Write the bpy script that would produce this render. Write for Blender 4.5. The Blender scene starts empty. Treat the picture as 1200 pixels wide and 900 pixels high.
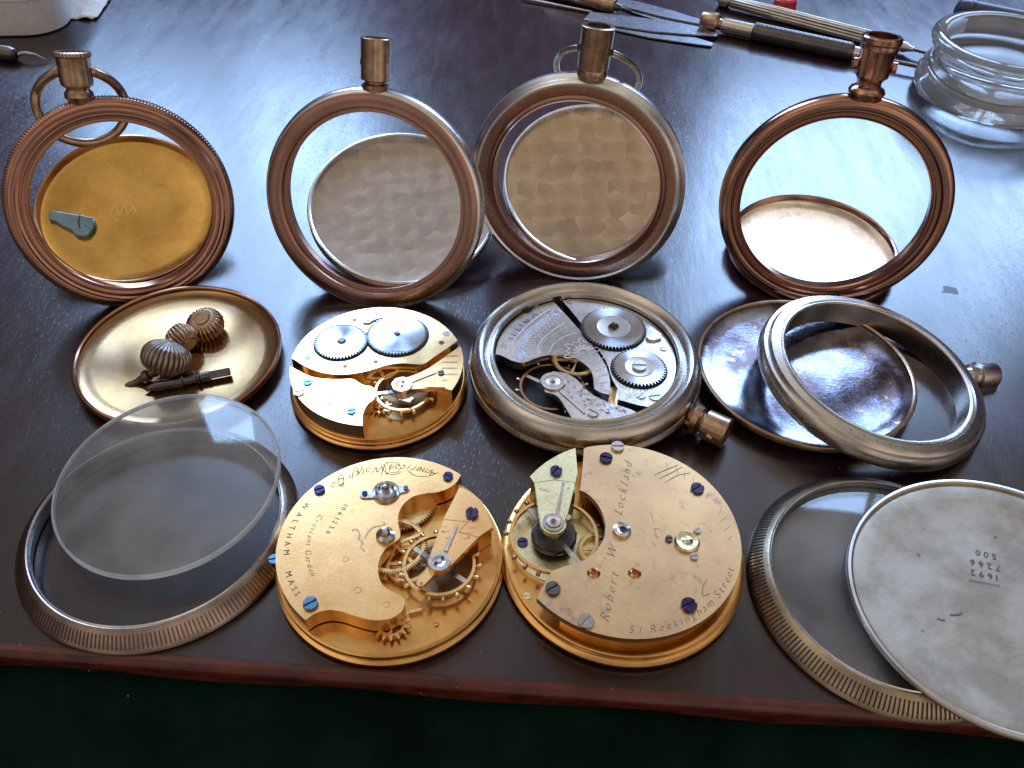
import bpy, bmesh, math, random
from mathutils import Vector, Matrix
from mathutils.geometry import tessellate_polygon
PI=math.pi; rad=math.radians; sin=math.sin; cos=math.cos
random.seed(7)
sc=bpy.context.scene; col=sc.collection
sc.unit_settings.scale_length=0.01          # one unit is a centimetre
# ------------------------------------------------------------------ camera
CH=13.8; FPX=1000.0; PIT=rad(44.7); ROL=rad(1.6)
_f=Vector((0,cos(PIT),-sin(PIT))); _r=Vector((1,0,0)); _u=_r.cross(_f)
CR=_r*cos(ROL)+_u*sin(ROL); CU=-_r*sin(ROL)+_u*cos(ROL); CF=_f
CO=Vector((0,0,CH))
cam=bpy.data.objects.new('camera',bpy.data.cameras.new('camera')); col.objects.link(cam)
cam.matrix_world=Matrix((( CR.x,CU.x,-CF.x,0),(CR.y,CU.y,-CF.y,0),(CR.z,CU.z,-CF.z,CH),(0,0,0,1)))
cam.data.sensor_width=36; cam.data.lens=36*FPX/1200; cam.data.clip_start=.1; cam.data.clip_end=2000
cam.data.dof.use_dof=True; cam.data.dof.focus_distance=19; cam.data.dof.aperture_fstop=1.0
cam.data.dof.aperture_fstop=22*.5
sc.camera=cam
sc.view_settings.view_transform='Standard'; sc.view_settings.look='None'; sc.view_settings.exposure=.22; sc.view_settings.gamma=1
def ray(x,y): return (x-600)/FPX*CR+(450-y)/FPX*CU+CF
def W(x,y,z=0.):
    d=ray(x,y); return CO+d*((z-CH)/d.z)
class Fr:                                   # a local frame: origin, rotation; px() = point of its plane z seen at a photo point
    def __init__(s,O,M=None,el=None,az=0):
        s.O=Vector(O)
        if el is not None:
            e,a=rad(el),rad(az)
            n=Vector((sin(e)*sin(a),-sin(e)*cos(a),cos(e))); v=Vector((-cos(e)*sin(a),cos(e)*cos(a),sin(e))); x=v.cross(n)
            M=Matrix(((x.x,v.x,n.x),(x.y,v.y,n.y),(x.z,v.z,n.z)))
        s.M=M or Matrix.Identity(3)
    def px(s,x,y,z=0.):
        n=s.M.col[2]; o=s.O+n*z; d=ray(x,y); P=CO+d*((o-CO).dot(n)/d.dot(n))
        q=s.M.transposed()@(P-s.O); return (q.x,q.y)
    def mat(s):
        m=s.M.to_4x4(); m.translation=s.O; return m
    def at(s,p): return s.M@Vector(p)+s.O
    def sub(s,p,z,x=None):                  # frame at local point p whose Z is local direction z
        zz=(s.M@Vector(z)).normalized(); xr=Vector(x) if x else Vector((0,0,1))
        xx=(s.M@xr); xx=(xx-zz*xx.dot(zz))
        if xx.length<1e-4: xx=(s.M@Vector((1,0,0))); xx=xx-zz*xx.dot(zz)
        xx.normalize(); yy=zz.cross(xx)
        return Fr(s.at(p),Matrix(((xx.x,yy.x,zz.x),(xx.y,yy.y,zz.y),(xx.z,yy.z,zz.z))))
def axis(a,b):                              # frame at a, Z towards b
    a=Vector(a); b=Vector(b); z=(b-a).normalized(); x=Vector((0,0,1)); x=(x-z*x.dot(z)).normalized(); y=z.cross(x)
    return Fr(a,Matrix(((x.x,y.x,z.x),(x.y,y.y,z.y),(x.z,y.z,z.z)))),(b-a).length
# ------------------------------------------------------------------ mesh building
class MB:
    def __init__(s): s.v=[]; s.f=[]
    def add(s,vs,fs):
        n=len(s.v); s.v+= [tuple(v) for v in vs]; s.f+=[tuple(i+n for i in f) for f in fs]; return s
    def lathe(s,prof,seg=128,c=(0,0),rf=None,closed=False,a0=0,a1=2*PI):
        full=abs(a1-a0-2*PI)<1e-6; ns=seg if full else seg+1; vs=[];fs=[]; m=len(prof)
        for i in range(ns):
            a=a0+(a1-a0)*i/seg; ca,sa=cos(a),sin(a)
            for j,p in enumerate(prof):
                r,z=p[0],p[1]
                if rf: r=rf(r,z,a,j)
                vs.append((c[0]+r*ca,c[1]+r*sa,z))
        for i in range(seg):
            k=(i+1)%ns
            for j in range(m if closed else m-1):
                l=(j+1)%m
                fs.append((i*m+j,k*m+j,k*m+l,i*m+l))
        if closed and not full:
            fs.append(tuple(range(m))[::-1]); fs.append(tuple((ns-1)*m+j for j in range(m)))
        return s.add(vs,fs)
    def ext(s,out,z0,z1,holes=()):
        loops=[list(out)]+[list(h) for h in holes]
        tr=tessellate_polygon([[Vector((p[0],p[1],0)) for p in l] for l in loops])
        pts=[p for l in loops for p in l]; n=len(pts)
        fs=[]
        for t in tr:
            a,b,c=[pts[i] for i in t]
            if (b[0]-a[0])*(c[1]-a[1])-(b[1]-a[1])*(c[0]-a[0])<0: t=(t[0],t[2],t[1])
            fs.append(tuple(t)); 
            if z1!=z0: fs.append((t[0]+n,t[2]+n,t[1]+n))
        if z1!=z0:
            o=0
            for li,l in enumerate(loops):
                ar=sum(l[i-1][0]*l[i][1]-l[i][0]*l[i-1][1] for i in range(len(l)))
                ccw=(ar>0)==(li==0)
                for i in range(len(l)):
                    a,b=o+i,o+(i+1)%len(l)
                    fs.append((a+n,b+n,b,a) if ccw else (a,b,b+n,a+n))
                o+=len(l)
            return s.add([(p[0],p[1],z1) for p in pts]+[(p[0],p[1],z0) for p in pts],fs)
        return s.add([(p[0],p[1],z1) for p in pts],fs)
    def box(s,a,b):
        return s.ext([(a[0],a[1]),(b[0],a[1]),(b[0],b[1]),(a[0],b[1])],a[2],b[2])
    def tube(s,pts,r,seg=12,closed=False,caps=True):
        P=[Vector(p) for p in pts]; n=len(P); vs=[];fs=[]; up=None
        for i,p in enumerate(P):
            t=(P[(i+1)%n]-P[i-1]) if (closed or 0<i<n-1) else (P[1]-P[0] if i==0 else P[-1]-P[-2])
            t.normalize()
            if up is None: up=Vector((0,0,1)) if abs(t.z)<.9 else Vector((1,0,0))
            up=(up-t*up.dot(t)).normalized(); w=t.cross(up); rr=r[i] if isinstance(r,(list,tuple)) else r
            for k in range(seg):
                a=2*PI*k/seg; vs.append(p+up*cos(a)*rr+w*sin(a)*rr)
        for i in range(n if closed else n-1):
            j=(i+1)%n
            for k in range(seg):
                l=(k+1)%seg; fs.append((i*seg+k,i*seg+l,j*seg+l,j*seg+k))
        if not closed and caps:
            fs.append(tuple(range(seg))[::-1]); fs.append(tuple((n-1)*seg+k for k in range(seg)))
        return s.add(vs,fs)
    def rib(s,pts,w,z,closed=False):        # flat engraved stroke
        n=len(pts); vs=[];fs=[]
        for i,p in enumerate(pts):
            a=pts[i-1] if (i>0 or closed) else p; b=pts[(i+1)%n] if (i<n-1 or closed) else p
            dx,dy=b[0]-a[0],b[1]-a[1]; L=math.hypot(dx,dy) or 1; q=w/2*(1 if closed or 0<i<n-1 else .5)
            vs+= [(p[0]-dy/L*q,p[1]+dx/L*q,z),(p[0]+dy/L*q,p[1]-dx/L*q,z)]
        for i in range(n if closed else n-1):
            j=(i+1)%n; fs.append((2*i,2*i+1,2*j+1,2*j))
        return s.add(vs,fs)
WM={}
def place(o,parent,m):
    pm=WM[parent.name] if parent else Matrix.Identity(4)
    if parent: o.parent=parent
    o.matrix_basis=pm.inverted()@m; WM[o.name]=m
def part(name,mb,mat,parent,fr,bevel=0,org=None,ang=35,flat=False):
    me=bpy.data.meshes.new(name)
    if org: vs=[(v[0]-org[0],v[1]-org[1],v[2]-(org[2] if len(org)>2 else 0)) for v in mb.v]
    else: vs=mb.v
    me.from_pydata(vs,[],mb.f); me.validate()
    if not flat:
        bm=bmesh.new(); bm.from_mesh(me); bmesh.ops.remove_doubles(bm,verts=bm.verts,dist=1e-5); bmesh.ops.recalc_face_normals(bm,faces=bm.faces); bm.to_mesh(me); bm.free()
    me.materials.append(mat)
    if not flat:
        me.polygons.foreach_set('use_smooth',[True]*len(me.polygons)); me.set_sharp_from_angle(angle=rad(ang))
    o=bpy.data.objects.new(name,me); col.objects.link(o)
    m=fr.mat()
    if org: m=m@Matrix.Translation((org[0],org[1],org[2] if len(org)>2 else 0))
    place(o,parent,m)
    if bevel:
        b=o.modifiers.new('bevel','BEVEL'); b.width=bevel; b.segments=2; b.limit_method='ANGLE'; b.angle_limit=rad(40)
    return o
def thing(name,label,cat,loc,group=None,kind=None):
    o=bpy.data.objects.new(name,None); col.objects.link(o); o.empty_display_size=.3
    place(o,None,Matrix.Translation(Vector(loc))); return tag(o,label,cat,group,kind)
def tag(o,label=None,cat=None,group=None,kind=None):
    if label: o['label']=label
    if cat: o['category']=cat
    if group: o['group']=group
    if kind: o['kind']=kind
    return o
# 2-D outline helpers
def smooth(pts,k=6):
    out=[]; n=len(pts)
    for i in range(n-1):
        p0=pts[max(i-1,0)];p1=pts[i];p2=pts[i+1];p3=pts[min(i+2,n-1)]
        for j in range(k):
            t=j/k
            out.append(tuple(.5*((2*p1[c])+(-p0[c]+p2[c])*t+(2*p0[c]-5*p1[c]+4*p2[c]-p3[c])*t*t+(-p0[c]+3*p1[c]-3*p2[c]+p3[c])*t**3) for c in (0,1)))
    out.append(pts[-1]); return out
def circ(c,r,n=32,a0=0): return [(c[0]+r*cos(a0+2*PI*i/n),c[1]+r*sin(a0+2*PI*i/n)) for i in range(n)]
def arc(c,R,pa,pb,ccw=True,n=60):
    a=math.atan2(pa[1]-c[1],pa[0]-c[0]); b=math.atan2(pb[1]-c[1],pb[0]-c[0])
    if ccw:
        while b<a: b+=2*PI
    else:
        while b>a: b-=2*PI
    return [(c[0]+R*cos(a+(b-a)*i/n),c[1]+R*sin(a+(b-a)*i/n)) for i in range(n+1)]
def geo_out(c,R,n,d,ph=0):                   # gear outline
    out=[]
    for i in range(n):
        for t,r in ((0,R-d),(.22,R-d*.75),(.38,R-.05*d),(.5,R),(.62,R-.05*d),(.78,R-d*.75)):
            a=ph+2*PI*(i+t)/n; out.append((c[0]+r*cos(a),c[1]+r*sin(a)))
    return out
# lettering
_gl={}
def glyph(ch,shear):
    k=(ch,shear)
    if k not in _gl:
        cu=bpy.data.curves.new('t','FONT'); cu.body=ch; cu.size=1; cu.shear=shear; cu.resolution_u=2; cu.offset=-.016 if shear else -.004
        o=bpy.data.objects.new('t',cu); col.objects.link(o)
        me=bpy.data.meshes.new_from_object(o)
        vs=[(v.co.x,v.co.y) for v in me.vertices]; fs=[tuple(p.vertices) for p in me.polygons]
        bpy.data.objects.remove(o); bpy.data.meshes.remove(me); bpy.data.curves.remove(cu)
        w=(max(v[0] for v in vs) if vs else .25)
        _gl[k]=(vs,fs,w)
    return _gl[k]
def text_arc(mb,s,c,R,a0,size,z,inw=True,shear=0,gap=.09,thin=1.0,fit=None):
    # inw: read counter-clockwise with the letters' tops towards the centre ; else clockwise, tops outwards
    adv=[(glyph(ch,shear)[2] if ch!=' ' else .3)+gap for ch in s]; tot=sum(adv)*size
    k=1. if fit is None else abs(fit)*R/tot
    a=a0
    for ch,w in zip(s,adv):
        w=w*size*k
        if ch!=' ':
            vs,fs,_=glyph(ch,shear); am=a+(w/2/R if inw else -w/2/R)
            nv=[]
            for x,y in vs:
                X=(x*size-w/k/2)*thin; Y=y*size
                if inw: rr=R-Y; aa=am+X/rr
                else: rr=R+Y; aa=am-X/rr
                nv.append((c[0]+rr*cos(aa),c[1]+rr*sin(aa),z))
            mb.add(nv,fs)
        a+= w/R if inw else -w/R
    return a
def text_line(mb,s,p,q,size,z,shear=0,gap=.09):  # from p towards q, up = left of direction
    L=math.hypot(q[0]-p[0],q[1]-p[1]); d=((q[0]-p[0])/L,(q[1]-p[1])/L); u=(-d[1],d[0])
    adv=[(glyph(ch,shear)[2] if ch!=' ' else .3)+gap for ch in s]; k=L/(sum(adv)*size); x0=0
    for ch,w in zip(s,adv):
        if ch!=' ':
            vs,fs,_=glyph(ch,shear)
            mb.add([(p[0]+d[0]*(x0+x*size)+u[0]*y*size,p[1]+d[1]*(x0+x*size)+u[1]*y*size,z) for x,y in vs],fs)
        x0+=w*size*k
# ------------------------------------------------------------------ materials
def nt(name):
    m=bpy.data.materials.new(name); m.use_nodes=True; n=m.node_tree; b=n.nodes['Principled BSDF']; return m,n,b
def N(n,t,**k):
    x=n.nodes.new(t)
    for a,v in k.items():
        if a in x.inputs: x.inputs[a].default_value=v
        else: setattr(x,a,v)
    return x
def metal(name,c,rough=.3,c2=None,sc_=2.5,mixp=(.4,.7),bump=.06,rv=.12,bs=14,stain=None,metallic=1.,aniso=0,spec=None):
    m,n,b=nt(name); L=n.links.new
    tc=N(n,'ShaderNodeTexCoord'); g=N(n,'ShaderNodeTexNoise',Scale=sc_,Detail=6.,Roughness=.62); L(tc.outputs['Object'],g.inputs['Vector'])
    mr=N(n,'ShaderNodeMapRange'); mr.inputs[1].default_value=mixp[0]; mr.inputs[2].default_value=mixp[1]; L(g.outputs['Fac'],mr.inputs[0])
    mx=N(n,'ShaderNodeMix',data_type='RGBA'); c2=c2 or tuple(x*.72 for x in c)
    mx.inputs[6].default_value=(*c,1); mx.inputs[7].default_value=(*c2,1); L(mr.outputs[0],mx.inputs[0])
    out=mx.outputs[2]
    if stain:
        g3=N(n,'ShaderNodeTexNoise',Scale=stain[1],Detail=8.,Roughness=.7); L(tc.outputs['Object'],g3.inputs['Vector'])
        r3=N(n,'ShaderNodeMapRange'); r3.inputs[1].default_value=stain[2]; r3.inputs[2].default_value=stain[2]+.1; L(g3.outputs['Fac'],r3.inputs[0])
        m3=N(n,'ShaderNodeMix',data_type='RGBA'); L(r3.outputs[0],m3.inputs[0]); L(out,m3.inputs[6]); m3.inputs[7].default_value=(*stain[0],1); out=m3.outputs[2]
    L(out,b.inputs['Base Color']); b.inputs['Metallic'].default_value=metallic
    g2=N(n,'ShaderNodeTexNoise',Scale=bs,Detail=5.,Roughness=.6); L(tc.outputs['Object'],g2.inputs['Vector'])
    r2=N(n,'ShaderNodeMapRange'); r2.inputs[3].default_value=max(.03,rough-rv); r2.inputs[4].default_value=rough+rv; L(g2.outputs['Fac'],r2.inputs[0]); L(r2.outputs[0],b.inputs['Roughness'])
    bp=N(n,'ShaderNodeBump',Strength=bump,Distance=.05); L(g2.outputs['Fac'],bp.inputs['Height']); L(bp.outputs[0],b.inputs['Normal'])
    if aniso:
        b.inputs['Anisotropic'].default_value=aniso; tg=N(n,'ShaderNodeTangent',direction_type='RADIAL',axis='Z'); L(tg.outputs[0],b.inputs['Tangent'])
    return m
def perlage(name,c,c2,rough=.33,s=1.7,bump=.35):
    m,n,b=nt(name); L=n.links.new
    tc=N(n,'ShaderNodeTexCoord'); w=N(n,'ShaderNodeTexNoise',Scale=2.6,Detail=2.); L(tc.outputs['Object'],w.inputs['Vector'])
    ad=N(n,'ShaderNodeVectorMath',operation='MULTIPLY_ADD'); L(w.outputs['Color'],ad.inputs[0]); ad.inputs[1].default_value=(.42,.42,.0); L(tc.outputs['Object'],ad.inputs[2])
    v=N(n,'ShaderNodeTexVoronoi',Scale=s,feature='F1',voronoi_dimensions='2D'); v.inputs['Randomness'].default_value=.55; L(ad.outputs[0],v.inputs['Vector'])
    # each overlapping spot is a swirl: bright towards one side, ringed inside
    sb=N(n,'ShaderNodeVectorMath',operation='SUBTRACT'); L(ad.outputs[0],sb.inputs[0]); L(v.outputs['Position'],sb.inputs[1])
    se=N(n,'ShaderNodeSeparateXYZ'); L(ad.outputs[0],se.inputs[0])
    wv=N(n,'ShaderNodeMath',operation='SINE'); ml=N(n,'ShaderNodeMath',operation='MULTIPLY'); L(v.outputs['Distance'],ml.inputs[0]); ml.inputs[1].default_value=34.; L(ml.outputs[0],wv.inputs[0])
    ph=N(n,'ShaderNodeSeparateXYZ'); vp=N(n,'ShaderNodeVectorMath',operation='SUBTRACT'); L(ad.outputs[0],vp.inputs[0]); L(v.outputs['Position'],vp.inputs[1]); L(vp.outputs[0],ph.inputs[0])
    g=N(n,'ShaderNodeTexNoise',Scale=2.2,Detail=6.); L(tc.outputs['Object'],g.inputs['Vector'])
    a1=N(n,'ShaderNodeMath',operation='MULTIPLY_ADD'); L(v.outputs['Distance'],a1.inputs[0]); a1.inputs[1].default_value=.55; L(g.outputs['Fac'],a1.inputs[2])
    a2=N(n,'ShaderNodeMath',operation='SUBTRACT',use_clamp=True); L(a1.outputs[0],a2.inputs[0]); a2.inputs[1].default_value=.28
    mx=N(n,'ShaderNodeMix',data_type='RGBA'); mx.inputs[6].default_value=(*c2,1); mx.inputs[7].default_value=(*c,1); L(a2.outputs[0],mx.inputs[0]); L(mx.outputs[2],b.inputs['Base Color'])
    b.inputs['Metallic'].default_value=1; b.inputs['Roughness'].default_value=rough
    h=N(n,'ShaderNodeMath',operation='MULTIPLY_ADD'); L(wv.outputs[0],h.inputs[0]); h.inputs[1].default_value=.006; cv=N(n,'ShaderNodeVectorMath',operation='SUBTRACT'); L(v.outputs['Color'],cv.inputs[0]); cv.inputs[1].default_value=(.5,.5,.5); dt=N(n,'ShaderNodeVectorMath',operation='DOT_PRODUCT'); L(cv.outputs[0],dt.inputs[0]); L(vp.outputs[0],dt.inputs[1]); s1=N(n,'ShaderNodeTexVoronoi',Scale=s*1.1,feature='SMOOTH_F1',voronoi_dimensions='2D'); L(ad.outputs[0],s1.inputs['Vector']); L(s1.outputs['Distance'],h.inputs[2]); a3=N(n,'ShaderNodeMath',operation='MULTIPLY_ADD',use_clamp=True); L(dt.outputs['Value'],a3.inputs[0]); a3.inputs[1].default_value=2.1; L(a2.outputs[0],a3.inputs[2]); L(a3.outputs[0],mx.inputs[0])
    bp=N(n,'ShaderNodeBump',Strength=bump,Distance=.12); L(h.outputs[0],bp.inputs['Height']); L(bp.outputs[0],b.inputs['Normal'])
    return m
def plain(name,c,rough=.5,metallic=0.,**k):
    m,n,b=nt(name); b.inputs['Base Color'].default_value=(*c,1); b.inputs['Roughness'].default_value=rough; b.inputs['Metallic'].default_value=metallic
    g=N(n,'ShaderNodeTexNoise',Scale=6.,Detail=5.); tc=N(n,'ShaderNodeTexCoord'); n.links.new(tc.outputs['Object'],g.inputs['Vector'])
    mx=N(n,'ShaderNodeMix',data_type='RGBA'); mx.inputs[6].default_value=(*[x*.8 for x in c],1); mx.inputs[7].default_value=(*[min(1,x*1.15) for x in c],1)
    n.links.new(g.outputs['Fac'],mx.inputs[0]); n.links.new(mx.outputs[2],b.inputs['Base Color'])
    return m
GOLD=metal('gilt brass',(.85,.53,.23),.27,(.70,.41,.16),1.3,rv=.05,bump=.018,stain=((.45,.30,.2),5.,.68))
GOLDP=metal('pale gilt',(.93,.68,.34),.24,(.84,.52,.22),1.3,rv=.05,bump=.012)
GOLDW=metal('worn pale gilt',(.72,.485,.245),.33,(.57,.38,.21),1.1,rv=.05,bump=.022,stain=((.38,.27,.2),3.,.58))
GOLDE=metal('gilt edge',(.80,.48,.17),.22,(.58,.32,.11),1.6,rv=.05,bump=.015)
GOLDG=metal('gilt wheel',(.86,.60,.28),.22,bump=.02)
LEMON=metal('lemon brass',(.82,.76,.45),.3,(.7,.62,.36),2.,bump=.04)
DBRASS=metal('brown brass',(.42,.26,.13),.4,bump=.05)
COPPER=metal('copper worn',(.42,.235,.17),.22,(.32,.18,.13),1.,bump=.01,rv=.05,stain=((.12,.07,.06),6.,.66))
ROSE=metal('rose gold',(.48,.28,.20),.18,(.38,.22,.16),.9,bump=.008,rv=.05,stain=((.14,.08,.06),5.,.68))
MATCOP=metal('dull copper band',(.40,.24,.19),.28,(.33,.20,.16),1.2,bump=.012,rv=.06,stain=((.10,.07,.06),7.,.70))
PEND=metal('aged bronze',(.50,.36,.24),.30,(.30,.20,.13),3.,bump=.05)
NICK=metal('nickel case',(.62,.60,.55),.27,(.50,.47,.40),1.4,bump=.015,rv=.06,stain=((.30,.24,.18),5.,.68))
NICKW=metal('worn white metal',(.64,.62,.56),.36,(.50,.47,.40),1.5,bump=.015,rv=.06)
SILV=metal('silver',(.78,.78,.78),.22,(.62,.62,.62),2.,bump=.012,rv=.05)
SILVB=metal('bright rim silver',(.80,.82,.82),.28,(.60,.62,.62),2.,bump=.012,rv=.05)
NPLATE=metal('nickel plate',(.70,.69,.67),.24,(.50,.49,.47),2.2,bump=.05,rv=.08)
STEELW=metal('brushed steel wheel',(.56,.60,.66),.22,(.42,.47,.54),1.5,bump=.0,rv=.02,aniso=.85)
STEEL=metal('steel',(.62,.62,.62),.22,bump=.02)
DSTEEL=metal('dark steel',(.16,.15,.15),.30,bump=.04)
BLUE=metal('blued steel',(.10,.11,.30),.14,(.05,.05,.15),5.,bump=.02)
BLUEL=metal('light blued steel',(.13,.30,.48),.26,bump=.02)
LIDG=metal('gold lid inside',(.78,.50,.15),.20,(.55,.32,.08),.6,mixp=(.35,.65),bump=.015,stain=((.42,.27,.1),2.5,.64))
DISHG=metal('gold dish inside',(.54,.34,.14),.17,(.34,.22,.13),.6,bump=.008,rv=.04,stain=((.36,.28,.26),1.5,.6))
WHITEG=metal('bright gold lid',(.97,.90,.80),.14,bump=.01)
TARN=metal('tarnished lid inside',(.24,.26,.33),.13,(.08,.06,.065),.75,mixp=(.42,.6),bump=.05,stain=((.42,.25,.13),2.2,.57))
PERLB=perlage('engine turned warm',(.66,.56,.44),(.44,.40,.36),bump=.10,s=1.9)
PERLC=perlage('engine turned tan',(.70,.58,.42),(.46,.35,.23),s=1.6,bump=.10)
CASEW=metal('matt white metal',(.46,.42,.345),.38,(.32,.285,.22),.8,mixp=(.42,.6),bump=.05,bs=9,stain=((.25,.20,.13),2.5,.64),metallic=.7)
ENG=plain('engraved line',(.14,.07,.03),.6); ENGS=plain('engraved line grey',(.10,.09,.09),.6); ENGL=plain('stamped mark',(.05,.05,.045),.6)
ENGW=plain('bright cut painted glint',(.82,.81,.78),.4); DARK=plain('dark hollow and gap shade',(.012,.01,.01),.6); RUBY=metal('ruby jewel',(.4,.08,.08),.1,metallic=.2,bump=0)  # bright cuts are near white: the glint they catch is painted in
PLAST=plain('white plastic',(.78,.80,.84),.45); PAPER=plain('crumpled paper',(.72,.72,.66),.7); BLACK=plain('black handle',(.02,.02,.025),.35); REDP=plain('red plastic',(.55,.03,.03),.35)
BLUPL=plain('dark blue plastic',(.03,.035,.10),.4); FLAKE=metal('blue grey steel',(.18,.28,.34),.35,bump=.12,bs=8)
def glass_thin(name,haze=.1,tint=(.93,.96,.97)):
    m=bpy.data.materials.new(name); m.use_nodes=True; n=m.node_tree; n.nodes.clear(); L=n.links.new
    o=N(n,'ShaderNodeOutputMaterial'); t=N(n,'ShaderNodeBsdfTransparent',Color=(*tint,1)); g=N(n,'ShaderNodeBsdfGlossy',Roughness=.05); f=N(n,'ShaderNodeFresnel',IOR=1.5); ge=N(n,'ShaderNodeNewGeometry'); io=N(n,'ShaderNodeMath',operation='MULTIPLY_ADD'); L(ge.outputs['Backfacing'],io.inputs[0]); io.inputs[1].default_value=-.8333; io.inputs[2].default_value=1.5; L(io.outputs[0],f.inputs['IOR'])
    d1=N(n,'ShaderNodeBsdfDiffuse',Color=(.75,.74,.68,1)); d2=N(n,'ShaderNodeBsdfTranslucent',Color=(.75,.74,.68,1)); d=N(n,'ShaderNodeMixShader'); L(d1.outputs[0],d.inputs[1]); L(d2.outputs[0],d.inputs[2]); m1=N(n,'ShaderNodeMixShader'); m2=N(n,'ShaderNodeMixShader')
    L(f.outputs[0],m1.inputs[0]); L(t.outputs[0],m1.inputs[1]); L(g.outputs[0],m1.inputs[2])
    tc=N(n,'ShaderNodeTexCoord'); z=N(n,'ShaderNodeTexNoise',Scale=.8,Detail=4.); L(tc.outputs['Object'],z.inputs['Vector'])
    r=N(n,'ShaderNodeMapRange'); r.inputs[1].default_value=.35; r.inputs[2].default_value=.65; r.inputs[3].default_value=haze*.5; r.inputs[4].default_value=haze*1.4; L(z.outputs['Fac'],r.inputs[0])
    L(r.outputs[0],m2.inputs[0]); L(m1.outputs[0],m2.inputs[1]); L(d.outputs[0],m2.inputs[2]); L(m2.outputs[0],o.inputs[0]); return m
CRYST=glass_thin('dusty crystal',.17); CRYSB=glass_thin('bezel crystal',.16)
def thick_glass():
    m,n,b=nt('clear moulded glass'); b.inputs['Base Color'].default_value=(.93,.96,.96,1); b.inputs['Transmission Weight'].default_value=1; b.inputs['Roughness'].default_value=.03; b.inputs['IOR'].default_value=1.48
    g=N(n,'ShaderNodeTexNoise',Scale=1.2,Detail=3.); bp=N(n,'ShaderNodeBump',Strength=.25,Distance=.2); n.links.new(g.outputs['Fac'],bp.inputs['Height']); n.links.new(bp.outputs[0],b.inputs['Normal']); return m
GLASS=thick_glass()
GLASS.node_tree.nodes['Principled BSDF'].inputs['Transmission Weight'].default_value=.86
def table_mat():
    m,n,b=nt('dark varnished wood'); L=n.links.new; tc=N(n,'ShaderNodeTexCoord')
    mp=N(n,'ShaderNodeMapping'); mp.inputs['Scale'].default_value=(1,.16,1); mp.inputs['Rotation'].default_value=(0,0,rad(4)); L(tc.outputs['Object'],mp.inputs['Vector'])
    g=N(n,'ShaderNodeTexNoise',Scale=7.,Detail=8.,Roughness=.65); L(mp.outputs[0],g.inputs['Vector'])
    big=N(n,'ShaderNodeTexNoise',Scale=.22,Detail=4.,Roughness=.6); L(tc.outputs['Object'],big.inputs['Vector'])
    cr=N(n,'ShaderNodeValToRGB'); e=cr.color_ramp.elements; e[0].position=.3; e[0].color=(.005,.003,.003,1); e[1].position=.75; e[1].color=(.018,.008,.008,1); L(g.outputs['Fac'],cr.inputs[0])
    mx=N(n,'ShaderNodeMix',data_type='RGBA',blend_type='MIX'); r0=N(n,'ShaderNodeMapRange'); r0.inputs[1].default_value=.42; r0.inputs[2].default_value=.66; r0.inputs[4].default_value=.7; L(big.outputs['Fac'],r0.inputs[0]); L(r0.outputs[0],mx.inputs[0]); L(cr.outputs[0],mx.inputs[6]); mx.inputs[7].default_value=(.034,.007,.024,1)
    L(mx.outputs[2],b.inputs['Base Color'])
    # pores
    mp2=N(n,'ShaderNodeMapping'); mp2.inputs['Scale'].default_value=(1,.22,1); mp2.inputs['Rotation'].default_value=(0,0,rad(4)); L(tc.outputs['Object'],mp2.inputs['Vector'])
    po=N(n,'ShaderNodeTexNoise',Scale=24.,Detail=3.,Roughness=.5); L(mp2.outputs[0],po.inputs['Vector'])
    pr=N(n,'ShaderNodeMapRange'); pr.inputs[1].default_value=.60; pr.inputs[2].default_value=.70; L(po.outputs['Fac'],pr.inputs[0])
    mid=N(n,'ShaderNodeTexNoise',Scale=1.6,Detail=6.,Roughness=.65); L(mp2.outputs[0],mid.inputs['Vector'])
    rr=N(n,'ShaderNodeMapRange'); rr.inputs[1].default_value=.3; rr.inputs[2].default_value=.7; rr.inputs[3].default_value=.19; rr.inputs[4].default_value=.28; L(mid.outputs['Fac'],rr.inputs[0])
    L(rr.outputs[0],b.inputs['Roughness']); b.inputs['IOR'].default_value=1.6; b.inputs['Specular IOR Level'].default_value=.65
    h=N(n,'ShaderNodeMath',operation='MULTIPLY_ADD'); L(pr.outputs[0],h.inputs[0]); h.inputs[1].default_value=-.35; L(mid.outputs['Fac'],h.inputs[2])
    bp=N(n,'ShaderNodeBump',Strength=.11,Distance=.04); L(h.outputs[0],bp.inputs['Height']); L(bp.outputs[0],b.inputs['Normal'])
    return m
TABLE=table_mat()
EDGE=metal('red brown varnish',(.12,.025,.014),.3,(.03,.009,.007),1.1,bump=.15,bs=5,metallic=0.)
CLOTH=metal('dark green baize',(.0035,.026,.017),.92,(.001,.007,.005),.9,mixp=(.25,.75),bump=.9,bs=22,rv=.05,metallic=0.)
CLOTH.node_tree.nodes['Principled BSDF'].inputs['Specular IOR Level'].default_value=.1
# ------------------------------------------------------------------ world and lamps
w=bpy.data.worlds.new('World'); sc.world=w; w.use_nodes=True; n=w.node_tree; L=n.links.new; bg=n.nodes['Background']
tc=N(n,'ShaderNodeTexCoord'); sp=N(n,'ShaderNodeSeparateXYZ'); L(tc.outputs['Generated'],sp.inputs[0])
rz=N(n,'ShaderNodeValToRGB'); e=rz.color_ramp.elements
e[0].position=0; e[0].color=(.16,.11,.08,1); e[1].position=1; e[1].color=(.66,.55,.45,1)
for p,c in ((.5,(.035,.022,.03)),(.68,(.06,.03,.06)),(.80,(.20,.17,.15)),(.9,(.66,.55,.44))):
    x=e.new(p); x.color=(*c,1)
mz=N(n,'ShaderNodeMapRange'); mz.inputs[1].default_value=-1; L(sp.outputs[2],mz.inputs[0]); L(mz.outputs[0],rz.inputs[0])
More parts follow.
